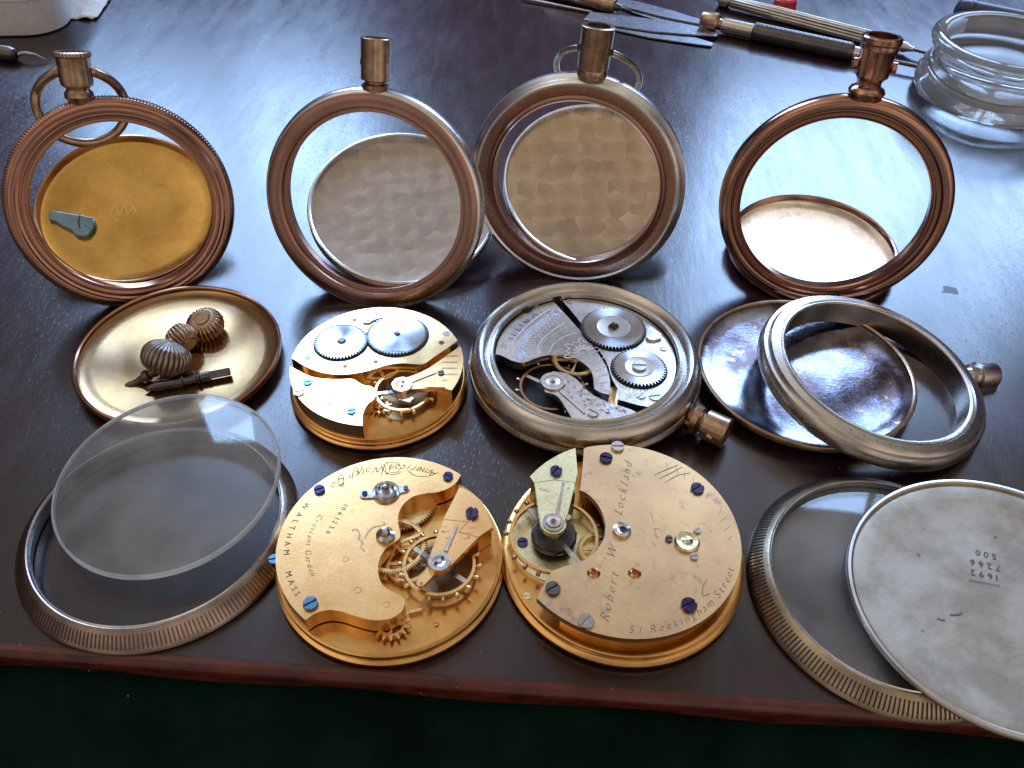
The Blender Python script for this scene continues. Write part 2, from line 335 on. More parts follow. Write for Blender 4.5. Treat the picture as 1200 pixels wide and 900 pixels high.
# warm lit room behind the camera
my=N(n,'ShaderNodeMapRange'); my.inputs[1].default_value=.1; my.inputs[2].default_value=-.7; L(sp.outputs[1],my.inputs[0])
rm=N(n,'ShaderNodeMix',data_type='RGBA'); L(my.outputs[0],rm.inputs[0]); L(rz.outputs[0],rm.inputs[6]); rm.inputs[7].default_value=(.42,.34,.29,1)
wn=N(n,'ShaderNodeTexNoise',Scale=1.7,Detail=2.5,Roughness=.5); L(tc.outputs['Generated'],wn.inputs['Vector']); wr=N(n,'ShaderNodeMapRange',clamp=True); wr.inputs[1].default_value=.38; wr.inputs[2].default_value=.62; wr.inputs[3].default_value=.35; wr.inputs[4].default_value=1.75; L(wn.outputs['Fac'],wr.inputs[0]); vm=N(n,'ShaderNodeVectorMath',operation='SCALE'); L(rm.outputs[2],vm.inputs[0]); L(wr.outputs[0],vm.inputs['Scale']); L(vm.outputs[0],bg.inputs[0]); bg.inputs[1].default_value=1.0
def lamp(name,x0,x1,z0,z1,Y,rad_,colr):
    ld=bpy.data.lights.new(name,'AREA'); ld.shape='RECTANGLE'; ld.size=x1-x0; ld.size_y=z1-z0; ld.color=colr
    ld.energy=rad_*PI*(x1-x0)*(z1-z0)*LK
    o=bpy.data.objects.new(name,ld); col.objects.link(o); o.location=((x0+x1)/2,Y,(z0+z1)/2); o.rotation_euler=(rad(-90),0,0)
    return o
LK=2.6
SKY=(.38,.60,1.0)
for (a,b,c,d,s) in ((-84,-57,60,98,4.4),(-53,-28,60,98,6.2),(-53,-25,102,150,6.8),(-84,-57,102,178,4.6),(37,84,60,104,6.4),(88,116,60,104,4.6),(37,84,108,134,4.6),(88,116,108,134,3.4)):
    o=lamp('window_pane_light',a,b,c,d,150,s,SKY)
# ------------------------------------------------------------------ table and cloth
A0=W(0,757); A1=W(1010,830); dd=(A1-A0).normalized(); nn=Vector((-dd.y,dd.x,0))   # nn points away from us
TF=Fr(A0,Matrix(((dd.x,nn.x,0),(dd.y,nn.y,0),(0,0,1))))
table=thing('table',None,None,A0,kind='structure')
mb=MB(); prof=[(0,-.0),(0,-2.2),(70,-2.2),(70,0)]
mb.box((-60,.065,-2.2),(90,75,0)); part('table_top',mb,TABLE,table,TF,flat=True)
mb=MB(); ys=[(.07,-.004),(.055,-.004)]+[(.055-.20*sin(rad(a)),-.16+.156*cos(rad(a))) for a in range(0,91,10)]+[(-.145,-.26),(-.135,-.30),(-.06,-.34),(.02,-.36),(.02,-1.6),(.06,-1.6)]
vs=[];fs=[]; nx=40
for i in range(nx+1):
    x=-60+150*i/nx
    for (y,z) in ys: vs.append((x,y,z))
m_=len(ys)
for i in range(nx):
    for j in range(m_-1): fs.append((i*m_+j,i*m_+j+1,(i+1)*m_+j+1,(i+1)*m_+j))
mb.add(vs,fs); part('edge_moulding',mb,EDGE,table,TF,ang=50)
# baize cloth lying below the edge
mb=MB(); vs=[];fs=[]; NX,NY=120,50
for i in range(NX+1):
    for j in range(NY+1):
        x=-30+60*i/NX; y=1.0-14*j/NY
        z=-.75-.02*max(0,-y)**1.6-(.25*max(0,-y+.1))*(1+.25*sin(x*.5))+.08*sin(x*1.3+y)+.05*random.random()
        vs.append((x,y,z))
for i in range(NX):
    for j in range(NY): fs.append((i*(NY+1)+j,i*(NY+1)+j+1,(i+1)*(NY+1)+j+1,(i+1)*(NY+1)+j))
mb.add(vs,fs); o=part('cloth',mb,CLOTH,None,TF); tag(o,kind='structure')
# dull stain on the varnish
def blot(x,y,rx,ry,sd):
    rnd=random.Random(sd); p=W(x,y,0); k=[rnd.uniform(.6,1.15) for _ in range(12)]
    pts=[((rx*k[i%12])*cos(i*PI/6),(ry*k[i%12])*sin(i*PI/6)) for i in range(13)]; pts=smooth(pts,4)[:-1]
    return part('varnish_stain',MB().ext(pts,.004,.004),plain('dull stain',(.022,.016,.02),.40),table,Fr(p),flat=True)
blot(1113,340,.26,.18,3)
# dust on the table: tiny pale specks
mb=MB()
for i in range(120):
    p=W(random.uniform(-20,1220),random.uniform(10,820),.006); s=random.uniform(.006,.016)
    mb.box((p.x,p.y,.002),(p.x+s,p.y+s*random.uniform(.5,2),.002+s*.5))
o=part('dust',mb,plain('dust',(.55,.55,.58),.8),None,Fr((0,0,0)),flat=True); tag(o,kind='stuff')
# ------------------------------------------------------------------ common watch pieces
def screw(parent,fr,c,r,z,mat,h=.05,ang=0.,name='screw'):
    mb=MB(); fl=z+h*.45; w_=r*.16
    mb.lathe([(0,fl),(r*.96,fl),(r*.96,z-.03)],32,c=c)
    for sgn in (1,-1):
        a0=math.asin(w_/r); pts=[(r*cos(a0+(PI-2*a0)*i/16),sgn*r*sin(a0+(PI-2*a0)*i/16)) for i in range(17)]
        if sgn<0: pts=pts[::-1]
        q=[(c[0]+x*cos(ang)-y*sin(ang),c[1]+x*sin(ang)+y*cos(ang)) for x,y in pts]
        mb.ext(q,z-.02,z+h)
    return part(name,mb,mat,parent,fr,bevel=.008)
def jewel(parent,fr,c,r,z,mat=None,ring=None):
    mb=MB().lathe([(0,z-.02),(r*.35,z-.015),(r*.45,z+.002),(r,z+.006),(r*1.02,z-.02)],24,c=c)
    return part('jewel_hole',mb,mat or DBRASS,parent,fr)
def hole(parent,fr,c,r,z,mat=None):
    mb=MB().lathe([(0,z-.05),(r*.6,z-.05),(r*.8,z-.002),(r,z+.004),(r*1.05,z-.01)],24,c=c)
    return part('pivot_hole',mb,mat or DARK,parent,fr)
def gear(parent,fr,name,c,R,n,d,z0,z1,mat,rim=0,spokes=0,ph=0.,hub=.1,org=True,shade_z=0):
    mb=MB(); g=geo_out((0,0),R,n,d,ph)
    if rim:
        mb.ext(g,z0,z1,[circ((0,0),R-d-rim,64)])
        for k in range(spokes):
            a=ph+2*PI*k/spokes; w_=.035; ca,sa=cos(a),sin(a)
            L0,L1=hub*.6,R-d-rim+.01
            mb.ext([(L0*ca-w_*-sa*-1,L0*sa-w_*ca),(L1*ca+w_*sa,L1*sa-w_*ca),(L1*ca-w_*sa,L1*sa+w_*ca),(L0*ca-w_*sa,L0*sa+w_*ca)],z0+.005,z1-.005)
        mb.lathe([(0,z1+.03),(hub*.5,z1+.03),(hub*.55,z1+.006),(hub,z1+.004),(hub,z0)],32)
    else: mb.ext(g,z0,z1)
    if org:
        f2=Fr(fr.at((c[0],c[1],0)),fr.M); o=part(name,mb,mat,parent,f2,bevel=.005 if not rim else 0)
        if shade_z: part('tooth_gap_shade',MB().lathe([(R-d*2.2,shade_z),(R+.025,shade_z),(R+.03,shade_z-.01)],64),DARK,o,f2)  # flat dark ring on the plate paints the shade in the tooth gaps
        return o
    return part(name,mb,mat,parent,fr)
def balance(parent,fr,c,R,z,mat=GOLDG,h=.075,scr=18,sp_a=.4,scm=None,gap=None,arms=2,spring=BLUE,spr=.45):
    f2=Fr(fr.at((c[0],c[1],0)),fr.M); mb=MB()
    mb.lathe([(R-.055,z),(R,z),(R,z+h),(R-.055,z+h)],96,closed=True)
    b=part('balance_wheel',mb,mat,parent,f2)
    mb=MB()
    for k in range(arms):
        a=sp_a+2*PI*k/arms; ca,sa=cos(a),sin(a); w_=.05
        mb.ext([(w_*sa,-w_*ca),((R-.02)*ca+w_*sa*.8,(R-.02)*sa-w_*ca*.8),((R-.02)*ca-w_*sa*.8,(R-.02)*sa+w_*ca*.8),(-w_*sa,w_*ca)],z+.015,z+.055)
    mb.lathe([(0,z+.1),(.07,z+.1),(.1,z+.05),(.1,z)],24); part('balance_arm',mb,STEEL,b,f2)
    for k in range(scr):
        a=sp_a+.25+2*PI*k/scr
        if k%9 in (4,): continue
        g=f2.sub((R*cos(a),R*sin(a),z+h/2),(cos(a),sin(a),0))
        part('timing_screw',MB().lathe([(0,.10),(.036,.10),(.042,.09),(.042,.03),(.018,.03),(.018,-.01)],12),scm or mat,b,g)
    # flat hairspring
    mb=MB(); pts=[]; T=9
    for i in range(T*28+1):
        t=i/(T*28); a=t*T*2*PI; pts.append(((.09+t*(spr-.09))*cos(a),(.09+t*(spr-.09))*sin(a),z+.17))
    mb.tube(pts,.008,5); part('hairspring',mb,spring,parent,f2)
    return b
def base_plate(parent,fr,R0,prof,mat=GOLDE,name='base_plate'):
    return part(name,MB().lathe(prof,160,closed=False),mat,parent,fr)
# ------------------------------------------------------------------ movement C : gilt three-quarter plate, large arc cut-out
def Zm(ox,oy,s): return lambda x,y:(ox+x/s,oy+y/s)
OC=Vector((-2.17,9.02,0)); FC=Fr(OC); ZC=Zm(310,520,3.3345); zt=.72; zp=.34
def c_(x,y,z=zt): return FC.px(*ZC(x,y),z)
mv=thing('watch_movement','gilt watch movement engraved WALTHAM MASS, beside the crystal and ribbed bezel','watch movement',OC,'loose gilt watch movements')
R=2.03
base_plate(mv,FC,R,[(0,.02),(1.98,.02),(2.08,.05),(2.12,.10),(2.12,.15),(2.06,.17),(2.04,.20),(2.04,zp-.05),(2.07,zp-.03),(2.07,zp-.005),(2.05,zp),(1.99,zp-.0),(1.985,zp-.012),(0,zp-.012)],GOLDE)
inn=smooth([c_(*p) for p in [(165,685),(200,662),(250,650),(300,656),(350,672),(400,686),(450,690),(500,680),(535,655),(548,625),(538,598),(500,578),(465,555),(448,525),(444,490),(450,450),(472,412),(505,388),(528,368),(530,345),(522,310),(525,270),(545,235),(580,207),(630,194),(680,188),(722,172),(752,148),(765,125)]],4)
out=arc((0,0),R,c_(765,125),c_(165,685),True,90)
tp=part('barrel_plate',MB().ext(out+inn[1:-1],zp+.02,zt),GOLD,mv,FC,bevel=.012)
part('plate_shadow_gap',MB().lathe([(1.9,zp+.0),(1.9,zp+.02)],60),DBRASS,tp,FC) if False else None
# engraving
a_of=lambda x,y:math.atan2(c_(x,y)[1],c_(x,y)[0])
mb=MB(); Z=zt+.004
def span(f,p,q):
    a=math.atan2(*f(*p)[::-1]); b=math.atan2(*f(*q)[::-1])
    while b<a: b+=2*PI
    return a,b-a
a,sw=span(c_,(140,205),(115,610)); text_arc(mb,'WALTHAM   MASS',(0,0),1.89,a,.155,Z,True,fit=sw)
a,sw=span(c_,(195,262),(142,540)); text_arc(mb,'Crescent Garden',(0,0),1.50,a,.15,Z,True,shear=.35,gap=.05,fit=sw)
a,sw=span(c_,(690,100),(262,170)); text_arc(mb,'American Watch Co',(0,0),1.84,a,.24,Z,True,shear=.4,gap=.05,fit=sw)
text_line(mb,'1061256',c_(312,232),c_(232,358),.14,Z)
for (x,y,rx,ry) in ((500,94,40,28),(300,142,14,26)):
    mb.rib(smooth([c_(x+rx*cos(.5+i*.6)*(1-i*.025),y+ry*sin(.5+i*.6)*(1-i*.025)) for i in range(14)],5),.011,Z)
for pts in ([(455,125),(470,85),(478,120),(500,75)],[(340,125),(360,92),(366,120),(385,85)],[(560,105),(590,125),(640,128)]):
    mb.rib(smooth([c_(*p) for p in pts],6),.011,Z)
part('engraving',mb,ENG,tp,FC,flat=True)
mb=MB()
for pts in ([(340,340),(360,335),(372,355),(368,372),(385,385)],[(385,385),(378,405),(392,420)],[(392,372),(405,345),(430,325),(455,322)],[(455,322),(470,315),(465,308)]): mb.rib(smooth([c_(*p) for p in pts],6),.035,Z)
part('worn_mark',mb,metal('scuff',(.55,.36,.2),.5),tp,FC,flat=True)
for (x,y,r,m,a) in ((215,182,.105,BLUE,.4),(717,130,.10,BLUE,-.6),(180,627,.13,BLUEL,.6)):
    screw(tp,FC,c_(x,y),r,zt,m,ang=a)
for (x,y,r) in ((317,452,.055),(365,572,.06),(477,628,.055),(345,262,.035)): hole(tp,FC,c_(x,y),r,zt,DBRASS)
# steel setting with two lobes and cap
p=c_(475,192); q=c_(392,200); r_=c_(552,178)
def hull(ps):
    out=[]
    pts=[(x+rr*cos(t*.26),y+rr*sin(t*.26)) for x,y,rr in ps for t in range(24)]
    pts=sorted(set(pts)); 
    def half(P):
        h=[]
        for v in P:
            while len(h)>1 and (h[-1][0]-h[-2][0])*(v[1]-h[-2][1])-(h[-1][1]-h[-2][1])*(v[0]-h[-2][0])<=0: h.pop()
            h.append(v)
        return h[:-1]
    return half(pts)+half(pts[::-1])
sp_=MB().ext(hull([(q[0],q[1],.10),(p[0],p[1]-.0,.13)]),zt-.01,zt+.035).ext(hull([(r_[0],r_[1],.07),(p[0],p[1],.13)]),zt-.01,zt+.034).lathe([(0,zt+.05),(.13,zt+.05),(.14,zt+.10),(.165,zt+.12),(.20,zt+.10),(.205,zt+.03),(.26,zt+.045),(.26,zt-.01)],48,c=p)
st=part('barrel_arbor_setting',sp_,STEEL,tp,FC,bevel=.006)
part('square_arbor',MB().lathe([(0,zt+.22),(.055,zt+.21),(.075,zt+.17),(.08,zt+.05)],4,c=p),STEEL,st,FC,flat=True)
screw(st,FC,q,.055,zt+.035,BLUE,h=.03); screw(st,FC,r_,.045,zt+.035,DSTEEL,h=.03)
p=c_(473,362); part('centre_arbor',MB().lathe([(0,zt+.24),(.05,zt+.235),(.085,zt+.20),(.10,zt+.15),(.10,zt+.10),(.17,zt+.06),(.175,zt+.02),(.18,zt-.02)],40,c=p),STEEL,mv,FC)
# wheels under
gc=c_(505,398,.52); gear(mv,FC,'centre_wheel',gc,.62,76,.05,.50,.545,GOLDG,rim=.05,spokes=5,ph=.5)
gc=c_(520,215,.42); gear(mv,FC,'barrel_wheel',gc,.78,80,.06,.38,.44,GOLDG)
gc=c_(495,700,.44); gear(mv,FC,'escape_wheel',gc,.34,15,.10,.42,.45,GOLDG,rim=.03,spokes=4)
gc=c_(560,470,.44); gear(mv,FC,'third_wheel',gc,.42,60,.04,.41,.45,GOLDG,rim=.05,spokes=4)
bc=c_(683,470,.58); balance(mv,FC,bc,.66,.52,GOLDG,sp_a=-.6,spring=DSTEEL,spr=.36)
part('balance_recess',MB().lathe([(0,zp-.006),(.62,zp-.006)],60,c=c_(690,490,zp)),DBRASS,mv,FC)
# cock
zc=.86
def k_(x,y): return FC.px(*ZC(x,y),zc)
foot=[k_(*p) for p in [(770,158),(850,220),(893,322),(845,362),(790,405),(700,300),(718,262)]]
ft=[(x*min(1,1.97/max(1e-6,math.hypot(x,y))),y*min(1,1.97/max(1e-6,math.hypot(x,y)))) for x,y in foot]
pv=k_(683,462)
arm=[k_(*p) for p in [(762,168),(800,185),(850,225),(893,325),(840,362),(735,490)]]
arm=[(x*min(1,1.98/math.hypot(x,y)),y*min(1,1.98/math.hypot(x,y))) for x,y in arm]
a1=math.atan2(arm[-1][1]-pv[1],arm[-1][0]-pv[0]); lft=k_(628,440); a2=math.atan2(lft[1]-pv[1],lft[0]-pv[0])
while a2>a1: a2-=2*PI
arcp=[(pv[0]+.21*cos(a1+(a2-a1)*i/16),pv[1]+.21*sin(a1+(a2-a1)*i/16)) for i in range(17)]
cock=part('balance_cock',MB().ext((arm[:-1]+arcp+[k_(700,290),k_(735,222)])[::-1],zc-.12,zc).ext([ (x*.985,y*.985) for x,y in [arm[0],arm[1],arm[2],arm[3],arm[4],k_(800,300),k_(752,225)]][::-1],zp,zc-.11),GOLD,mv,FC,bevel=.01)
mb=MB()
mb.rib([k_(703,296),k_(795,305)],.014,zc+.003); mb.rib([k_(795,305),k_(760,345),k_(835,365)],.014,zc+.003)
for i,(u,v) in enumerate([(690,325),(700,345),(705,370),(712,395),(800,330),(790,350),(775,372)]): mb.rib([k_(u,v),k_(u+22,v-2)],.010,zc+.003)
text_line(mb,'F',k_(700,350),k_(712,338),.09,zc+.003); text_line(mb,'S',k_(800,372),k_(815,360),.09,zc+.003)
part('index_scale',mb,ENG,cock,FC,flat=True)
f_=lambda x,y,z: FC.px(*ZC(x,y),z)
rg=part('regulator',MB().lathe([(.12,zc+.004),(.12,zc+.03),(.20,zc+.03),(.20,zc+.004)],48,c=pv,closed=True).ext([k_(700,418),k_(714,424),k_(757,322),k_(748,318)],zc+.004,zc+.03),STEEL,cock,FC,bevel=.005)
part('cap_setting',MB().lathe([(0,zc+.045),(.04,zc+.045),(.05,zc+.02),(.115,zc+.03),(.118,zc)],36,c=pv),NICK,cock,FC)
screw(cock,FC,(pv[0]+.05,pv[1]+.065),.026,zc+.03,BLUE,h=.02); screw(cock,FC,(pv[0]-.06,pv[1]-.05),.026,zc+.03,BLUE,h=.02)
screw(cock,FC,k_(811,275),.12,zc,BLUE,h=.07,ang=1.35)
t_=k_(610,530); part('stud_arm',MB().ext(hull([(t_[0],t_[1],.08),(pv[0]-.12,pv[1]-.10,.10)]),zc-.16,zc-.09).lathe([(0,zc-.05),(.03,zc-.05),(.03,zc-.1)],16,c=t_),GOLDP,cock,FC,bevel=.008)
# side screw at the rim and small plate screw
e_=FC.px(*ZC(38,455),zt-.06); screw(mv,FC,(e_[0],e_[1]),.10,zt-.10,BLUEL,h=.09,ang=.3)
screw(mv,FC,FC.px(*ZC(671,703),zp),.05,zp-.01,GOLDE,h=.03)
part('banking_block',MB().box((-.12,-.03,zp-.02),(.12,.03,zp+.08)),GOLDG,mv,Fr(FC.at((*f_(590,660,zp),0)),Matrix.Rotation(.3,3,'Z')))
def rings(name,parent,fr,prof,mat,rf=None,seg=160,closed=True):
    return part(name,MB().lathe(prof,seg,closed=closed,rf=rf),mat,parent,fr)
def clampR(pts,c,R): 
    o=[]
    for x,y in pts:
        d=math.hypot(x-c[0],y-c[1]); k=min(1,R/max(d,1e-6)); o.append((c[0]+(x-c[0])*k,c[1]+(y-c[1])*k))
    return o
# ------------------------------------------------------------------ movement D : full-plate movement, right of the other
OD=Vector((2.17,9.30,0)); FD=Fr(OD); ZD=Zm(580,510,3.2133); zt=.80; zp=.34
def d_(x,y,z=zt): return FD.px(*ZD(x,y),z)
mv=thing('watch_movement','large gilt watch movement with a nearly whole top plate and cut-out around its balance','watch movement',OD,'loose gilt watch movements')
base_plate(mv,FD,2.3,[(0,.03),(2.15,.03),(2.25,.05),(2.29,.09),(2.30,.16),(2.25,.19),(2.20,.20),(2.18,.25),(2.22,.30),(2.22,zp-.01),(2.19,zp),(2.12,zp),(2.115,zp-.012),(0,zp-.012)],GOLDE)
c0=(FD.px(*ZD(335,50),zt),); R=2.15; cc=(-.03,.02)
inn=smooth([d_(*p) for p in [(335,50),(330,120),(322,190),(318,206)]],3)+smooth([d_(*p) for p in [(318,206),(350,222),(388,262),(410,310),(416,350),(408,392),(385,430),(350,462),(300,485),(262,494),(212,512)]],4)[1:]+[d_(155,615)]
out=arc(cc,R,d_(155,615),d_(335,50),True,110)
tp=part('top_plate',MB().ext(out[:-1]+inn[:-1],zt-.13,zt),GOLDW,mv,FD,bevel=.012)
part('pillar_wall',MB().lathe([(1.86,zp-.01),(2.02,zp-.01),(2.02,zt-.135),(1.86,zt-.135)],120,closed=True,a0=-2.2,a1=1.9,c=cc),GOLDE,mv,FD)
mb=MB(); Z=zt+.004
text_line(mb,'Robert',d_(428,708),d_(470,512),.25,Z,shear=.5,gap=.03); text_line(mb,'W',d_(448,470),d_(468,412),.25,Z,shear=.5); text_line(mb,'Lockland',d_(478,305),d_(520,92),.25,Z,shear=.5,gap=.03)
a=math.atan2(*d_(500,748)[::-1]); b=math.atan2(*d_(905,500)[::-1])
text_arc(mb,'51 Rockingham Street',(0,0),2.02,a,.20,Z,True,shear=.3,gap=.06,fit=(b-a)%(2*PI))
a=math.atan2(*d_(915,395)[::-1]); b=math.atan2(*d_(620,100)[::-1])
for k in range(11):
    t=a+(b-a)%(2*PI)*k/11; l=.10+.08*((k*7)%3)/2; r1=1.98
    if 3<k<5: continue
    mb.rib([((r1-l)*cos(t-.01),(r1-l)*sin(t-.01)),(r1*cos(t+.05),r1*sin(t+.05))],.013,Z)
for pts in ([(600,150),(650,128),(690,112)],[(618,165),(668,140),(705,120)],[(640,178),(690,150),(735,142)]): mb.rib([d_(*p) for p in pts],.018,Z)
for pts in ([(585,290),(600,330)],[(600,350),(612,395)],[(590,400),(606,420)],[(600,355),(622,350)],[(595,378),(620,382)]): mb.rib([d_(*p) for p in pts],.012,Z)
mb.rib(smooth([d_(*p) for p in [(800,540),(782,575),(785,605),(810,595)]],5),.015,Z)
part('engraving',mb,plain('worn engraved line',(.27,.16,.08),.6),tp,FD,flat=True)
for (x,y,r,m,a) in ((418,88,.13,BLUE,-.25),(762,203,.13,BLUE,.7),(730,642,.14,BLUE,.45),(218,580,.135,DSTEEL,.6),(462,46,.13,STEEL,0.),(343,703,.14,STEEL,.8)):
    screw(tp,FD,d_(x,y),r,zt,m,ang=a)
screw(tp,FD,d_(762,360),.07,zt,STEEL,ang=.8,h=.035); screw(tp,FD,d_(750,458),.075,zt,STEEL,ang=.1,h=.035); screw(tp,FD,d_(655,392),.07,zt,DSTEEL,ang=.1,h=.035)
p=d_(722,404); st=part('jewel_setting',MB().lathe([(0,zt+.05),(.06,zt+.05),(.07,zt+.075),(.11,zt+.055),(.20,zt+.075),(.235,zt+.04),(.235,zt-.01)],48,c=p),LEMON,tp,FD)
part('cap_stone',MB().lathe([(0,zt+.10),(.05,zt+.095),(.085,zt+.07),(.09,zt+.05)],24,c=p),SILV,st,FD)
p=d_(478,361); mb=MB().lathe([(.055,zt+.01),(.055,zt+.075),(.10,zt+.085),(.16,zt+.06),(.175,zt+.02),(.175,zt-.01)],48,c=p); po=part('winding_arbor',mb,SILV,tp,FD)
part('square_hole',MB().lathe([(0,zt+.078),(.085,zt+.092)],4,c=(p[0]+.03,p[1]-.03)),DARK,po,FD,flat=True)
for (x,y) in ((372,520),(526,520)):
    p=d_(x,y); h=part('jewel_sink',MB().lathe([(.0,zt+.002),(.055,zt+.003),(.06,zt+.03),(.115,zt+.006),(.125,zt-.01)],36,c=p),GOLDE,tp,FD)
    part('ruby',MB().lathe([(0,zt+.012),(.05,zt+.012),(.055,zt+.0)],20,c=p),RUBY,h,FD)
for (x,y) in ((355,550),(395,492),(536,488),(515,552)): hole(tp,FD,d_(x,y),.035,zt,DBRASS)
# balance and cock
bc=d_(222,378,.56); balance(mv,FD,bc,.83,.52,GOLDG,scr=20,sp_a=-.9,scm=COPPER,spring=DSTEEL,spr=.42)
p=d_(228,400,zp); part('balance_recess',MB().lathe([(0,zp+.004),(.9,zp+.004),(.9,zp-.01)],80,c=clampR([p],(0,0),1.2)[0]),LEMON,mv,FD)
gear(mv,FD,'fourth_wheel',d_(390,430,.42),.40,52,.05,.40,.44,GOLDG,rim=.05,spokes=4)
part('spring_boss',MB().lathe([(0,.55),(.40,.55),(.43,.50),(.43,.46),(.0,.46)],48,c=d_(222,378,.5)),DSTEEL,mv,FD)
zc=.93
def k_(x,y): return FD.px(*ZD(x,y),zc)
top=clampR([k_(*p) for p in [(322,78),(138,160)]],(0,0),2.13)
al=arc((0,0),2.13,top[0],top[1],True,12)
foot=al+[k_(150,178),k_(298,180),k_(303,215)]
pv=k_(220,330)
pl=k_(155,325); pr=k_(290,318)
a1=math.atan2(pl[1]-pv[1],pl[0]-pv[0]); a2=math.atan2(pr[1]-pv[1],pr[0]-pv[0])
while a2<a1: a2+=2*PI
acp=[(pv[0]+.245*cos(a1+(a2-a1)*i/20),pv[1]+.245*sin(a1+(a2-a1)*i/20)) for i in range(21)]
cock=part('balance_cock',MB().ext(al+[k_(148,180)]+acp+[k_(303,180),k_(312,140)],zc-.11,zc).ext(clampR(foot,(0,0),2.1),zp,zc-.10),LEMON,mv,FD,bevel=.01)
mb=MB(); mb.rib([k_(150,178),k_(225,168),k_(300,178)],.012,zc+.003)
text_line(mb,'SLOW',k_(166,203),k_(200,215),.07,zc+.003); text_line(mb,'F',k_(270,205),k_(282,210),.09,zc+.003)
part('index_scale',mb,ENG,cock,FD,flat=True)
part('regulator',MB().lathe([(.14,zc+.004),(.14,zc+.03),(.20,zc+.03),(.20,zc+.004)],48,c=pv,closed=True).ext([k_(228,300),k_(240,303),k_(262,182),k_(252,180)],zc+.004,zc+.03),STEEL,cock,FD,bevel=.005)
cs=part('cap_setting',MB().lathe([(.0,zc+.03),(.05,zc+.035),(.06,zc+.05),(.13,zc+.045),(.135,zc)],36,c=pv),NICK,cock,FD)
part('ruby',MB().lathe([(0,zc+.06),(.035,zc+.055),(.045,zc+.03)],20,c=pv),RUBY,cs,FD)
st_=k_(275,315); part('stud',MB().ext(circ(st_,.075,5),zc-.12,zc+.06),STEEL,cock,FD,bevel=.01)
screw(cock,FD,k_(230,138),.12,zc,BLUE,h=.06,ang=.9)
screw(mv,FD,FD.px(*ZD(104,405),zp),.10,zp,BLUE,ang=.2,h=.04); screw(mv,FD,FD.px(*ZD(120,606),zp),.07,zp-.01,LEMON,h=.02)
hole(mv,FD,FD.px(*ZD(104,240),zp),.04,zp-.005); 
mb=MB()
for i in range(9):
    a=-.10-.035*i*1.0; 
    mb.box((0,0,0),(0,0,0)) if False else None
# ------------------------------------------------------------------ movement B : small pale gilt, two steel wheels
OB=Vector((-3.01,13.74,0)); FB=Fr(OB); ZB=Zm(320,340,4.5); zt=.76; zp=.36; R=1.91
def b_(x,y,z=zt): return FB.px(*ZB(x,y),z)
mv=thing('watch_movement','small pale gilt watch movement with two flat steel toothed wheels on its far half','watch movement',OB,'loose gilt watch movements')
base_plate(mv,FB,2,[(0,.02),(1.85,.02),(1.97,.06),(1.99,.12),(1.95,.15),(1.90,.16),(1.93,.20),(1.95,.23),(1.90,.25),(1.91,.29),(1.93,zp-.01),(1.90,zp),(0,zp)],GOLDE)
arcb=arc((0,0),R,b_(975,265),b_(105,360),True,70)
inn=smooth([b_(*p) for p in [(105,360),(160,397),(240,430),(340,446),(440,438),(520,420),(600,396),(680,386),(760,391),(800,386),(850,352),(920,305),(975,265)]],4)
bp=part('barrel_bridge',MB().ext(arcb+inn[1:-1],zp+.01,zt),GOLDP,mv,FB,bevel=.014)
arcb=arc((0,0),R-.01,b_(88,398),b_(472,715),True,40)
inn=smooth([b_(*p) for p in [(472,715),(474,650),(498,602),(532,572),(545,540),(522,508),(475,498),(448,482),(415,466),(340,468),(260,464),(190,450),(130,420),(88,398)]],4)
tb=part('train_bridge',MB().ext(arcb+inn[1:-1],zp+.01,zt-.01),GOLDP,mv,FB,bevel=.014)
mb=MB(); Z=zt-.006
a=math.atan2(*b_(440,672)[::-1]); b=math.atan2(*b_(118,470)[::-1])
def aspan(f,p,q): 
    a=math.atan2(*f(*p)[::-1]); b=math.atan2(*f(*q)[::-1]); return a,(a-b)%(2*PI)
a,s_=aspan(b_,(440,668),(150,510)); text_arc(mb,'American Watch Co',(0,0),1.60,a,.20,Z,False,shear=.35,gap=.05,fit=s_)
text_line(mb,'W.CO',b_(320,600),b_(235,548),.13,Z); text_line(mb,'ROYAL',b_(400,585),b_(285,515),.15,Z)
part('engraving',mb,ENG,tb,FB,flat=True)
gw=gear(bp,FB,'winding_wheel',b_(358,272,zt+.03),.60,50,.075,zt+.02,zt+.06,STEELW,ph=.03,shade_z=zt+.006)
part('wheel_screw',MB().lathe([(0,zt+.10),(.07,zt+.10),(.09,zt+.07),(.12,zt+.045)],28,c=b_(362,270,zt+.05)),DSTEEL,gw,FB)
gw=gear(bp,FB,'ratchet_wheel',b_(655,236,zt+.03),.70,58,.075,zt+.02,zt+.062,STEELW,shade_z=zt+.007)
part('square_arbor',MB().lathe([(0,zt+.10),(.06,zt+.10),(.085,zt+.047)],4,c=b_(655,232,zt+.05)),DSTEEL,gw,FB,flat=True)
p=b_(500,165); part('click',MB().ext([b_(470,162),b_(490,150),b_(530,142),b_(580,140),b_(578,150),b_(530,165),b_(505,180),b_(478,178)],zt-.005,zt+.04),STEELW,bp,FB,bevel=.008)
screw(bp,FB,b_(500,160),.055,zt+.035,STEEL,h=.02)
for (x,y,r,m,a) in ((182,358,.07,BLUEL,.2),(430,158,.05,DBRASS,.2),(915,228,.08,STEEL,.2),(380,402,.05,DBRASS,.5),(542,378,.05,DBRASS,.1),(888,277,.06,DSTEEL,0)): screw(bp,FB,b_(x,y),r,zt-.02,m,h=.03,ang=a)
for (x,y,r,m) in ((182,486,.09,BLUEL),(413,637,.09,BLUEL),(135,537,.12,STEEL)): screw(tb,FB,clampR([b_(x,y)],(0,0),1.83)[0],r,zt-.015,m,h=.035,ang=.3)
for (x,y) in ((380,500),(480,547)): hole(tb,FB,b_(x,y),.05,zt-.01,DBRASS)
zc=.78
def k_(x,y): return FB.px(*ZB(x,y),zc)
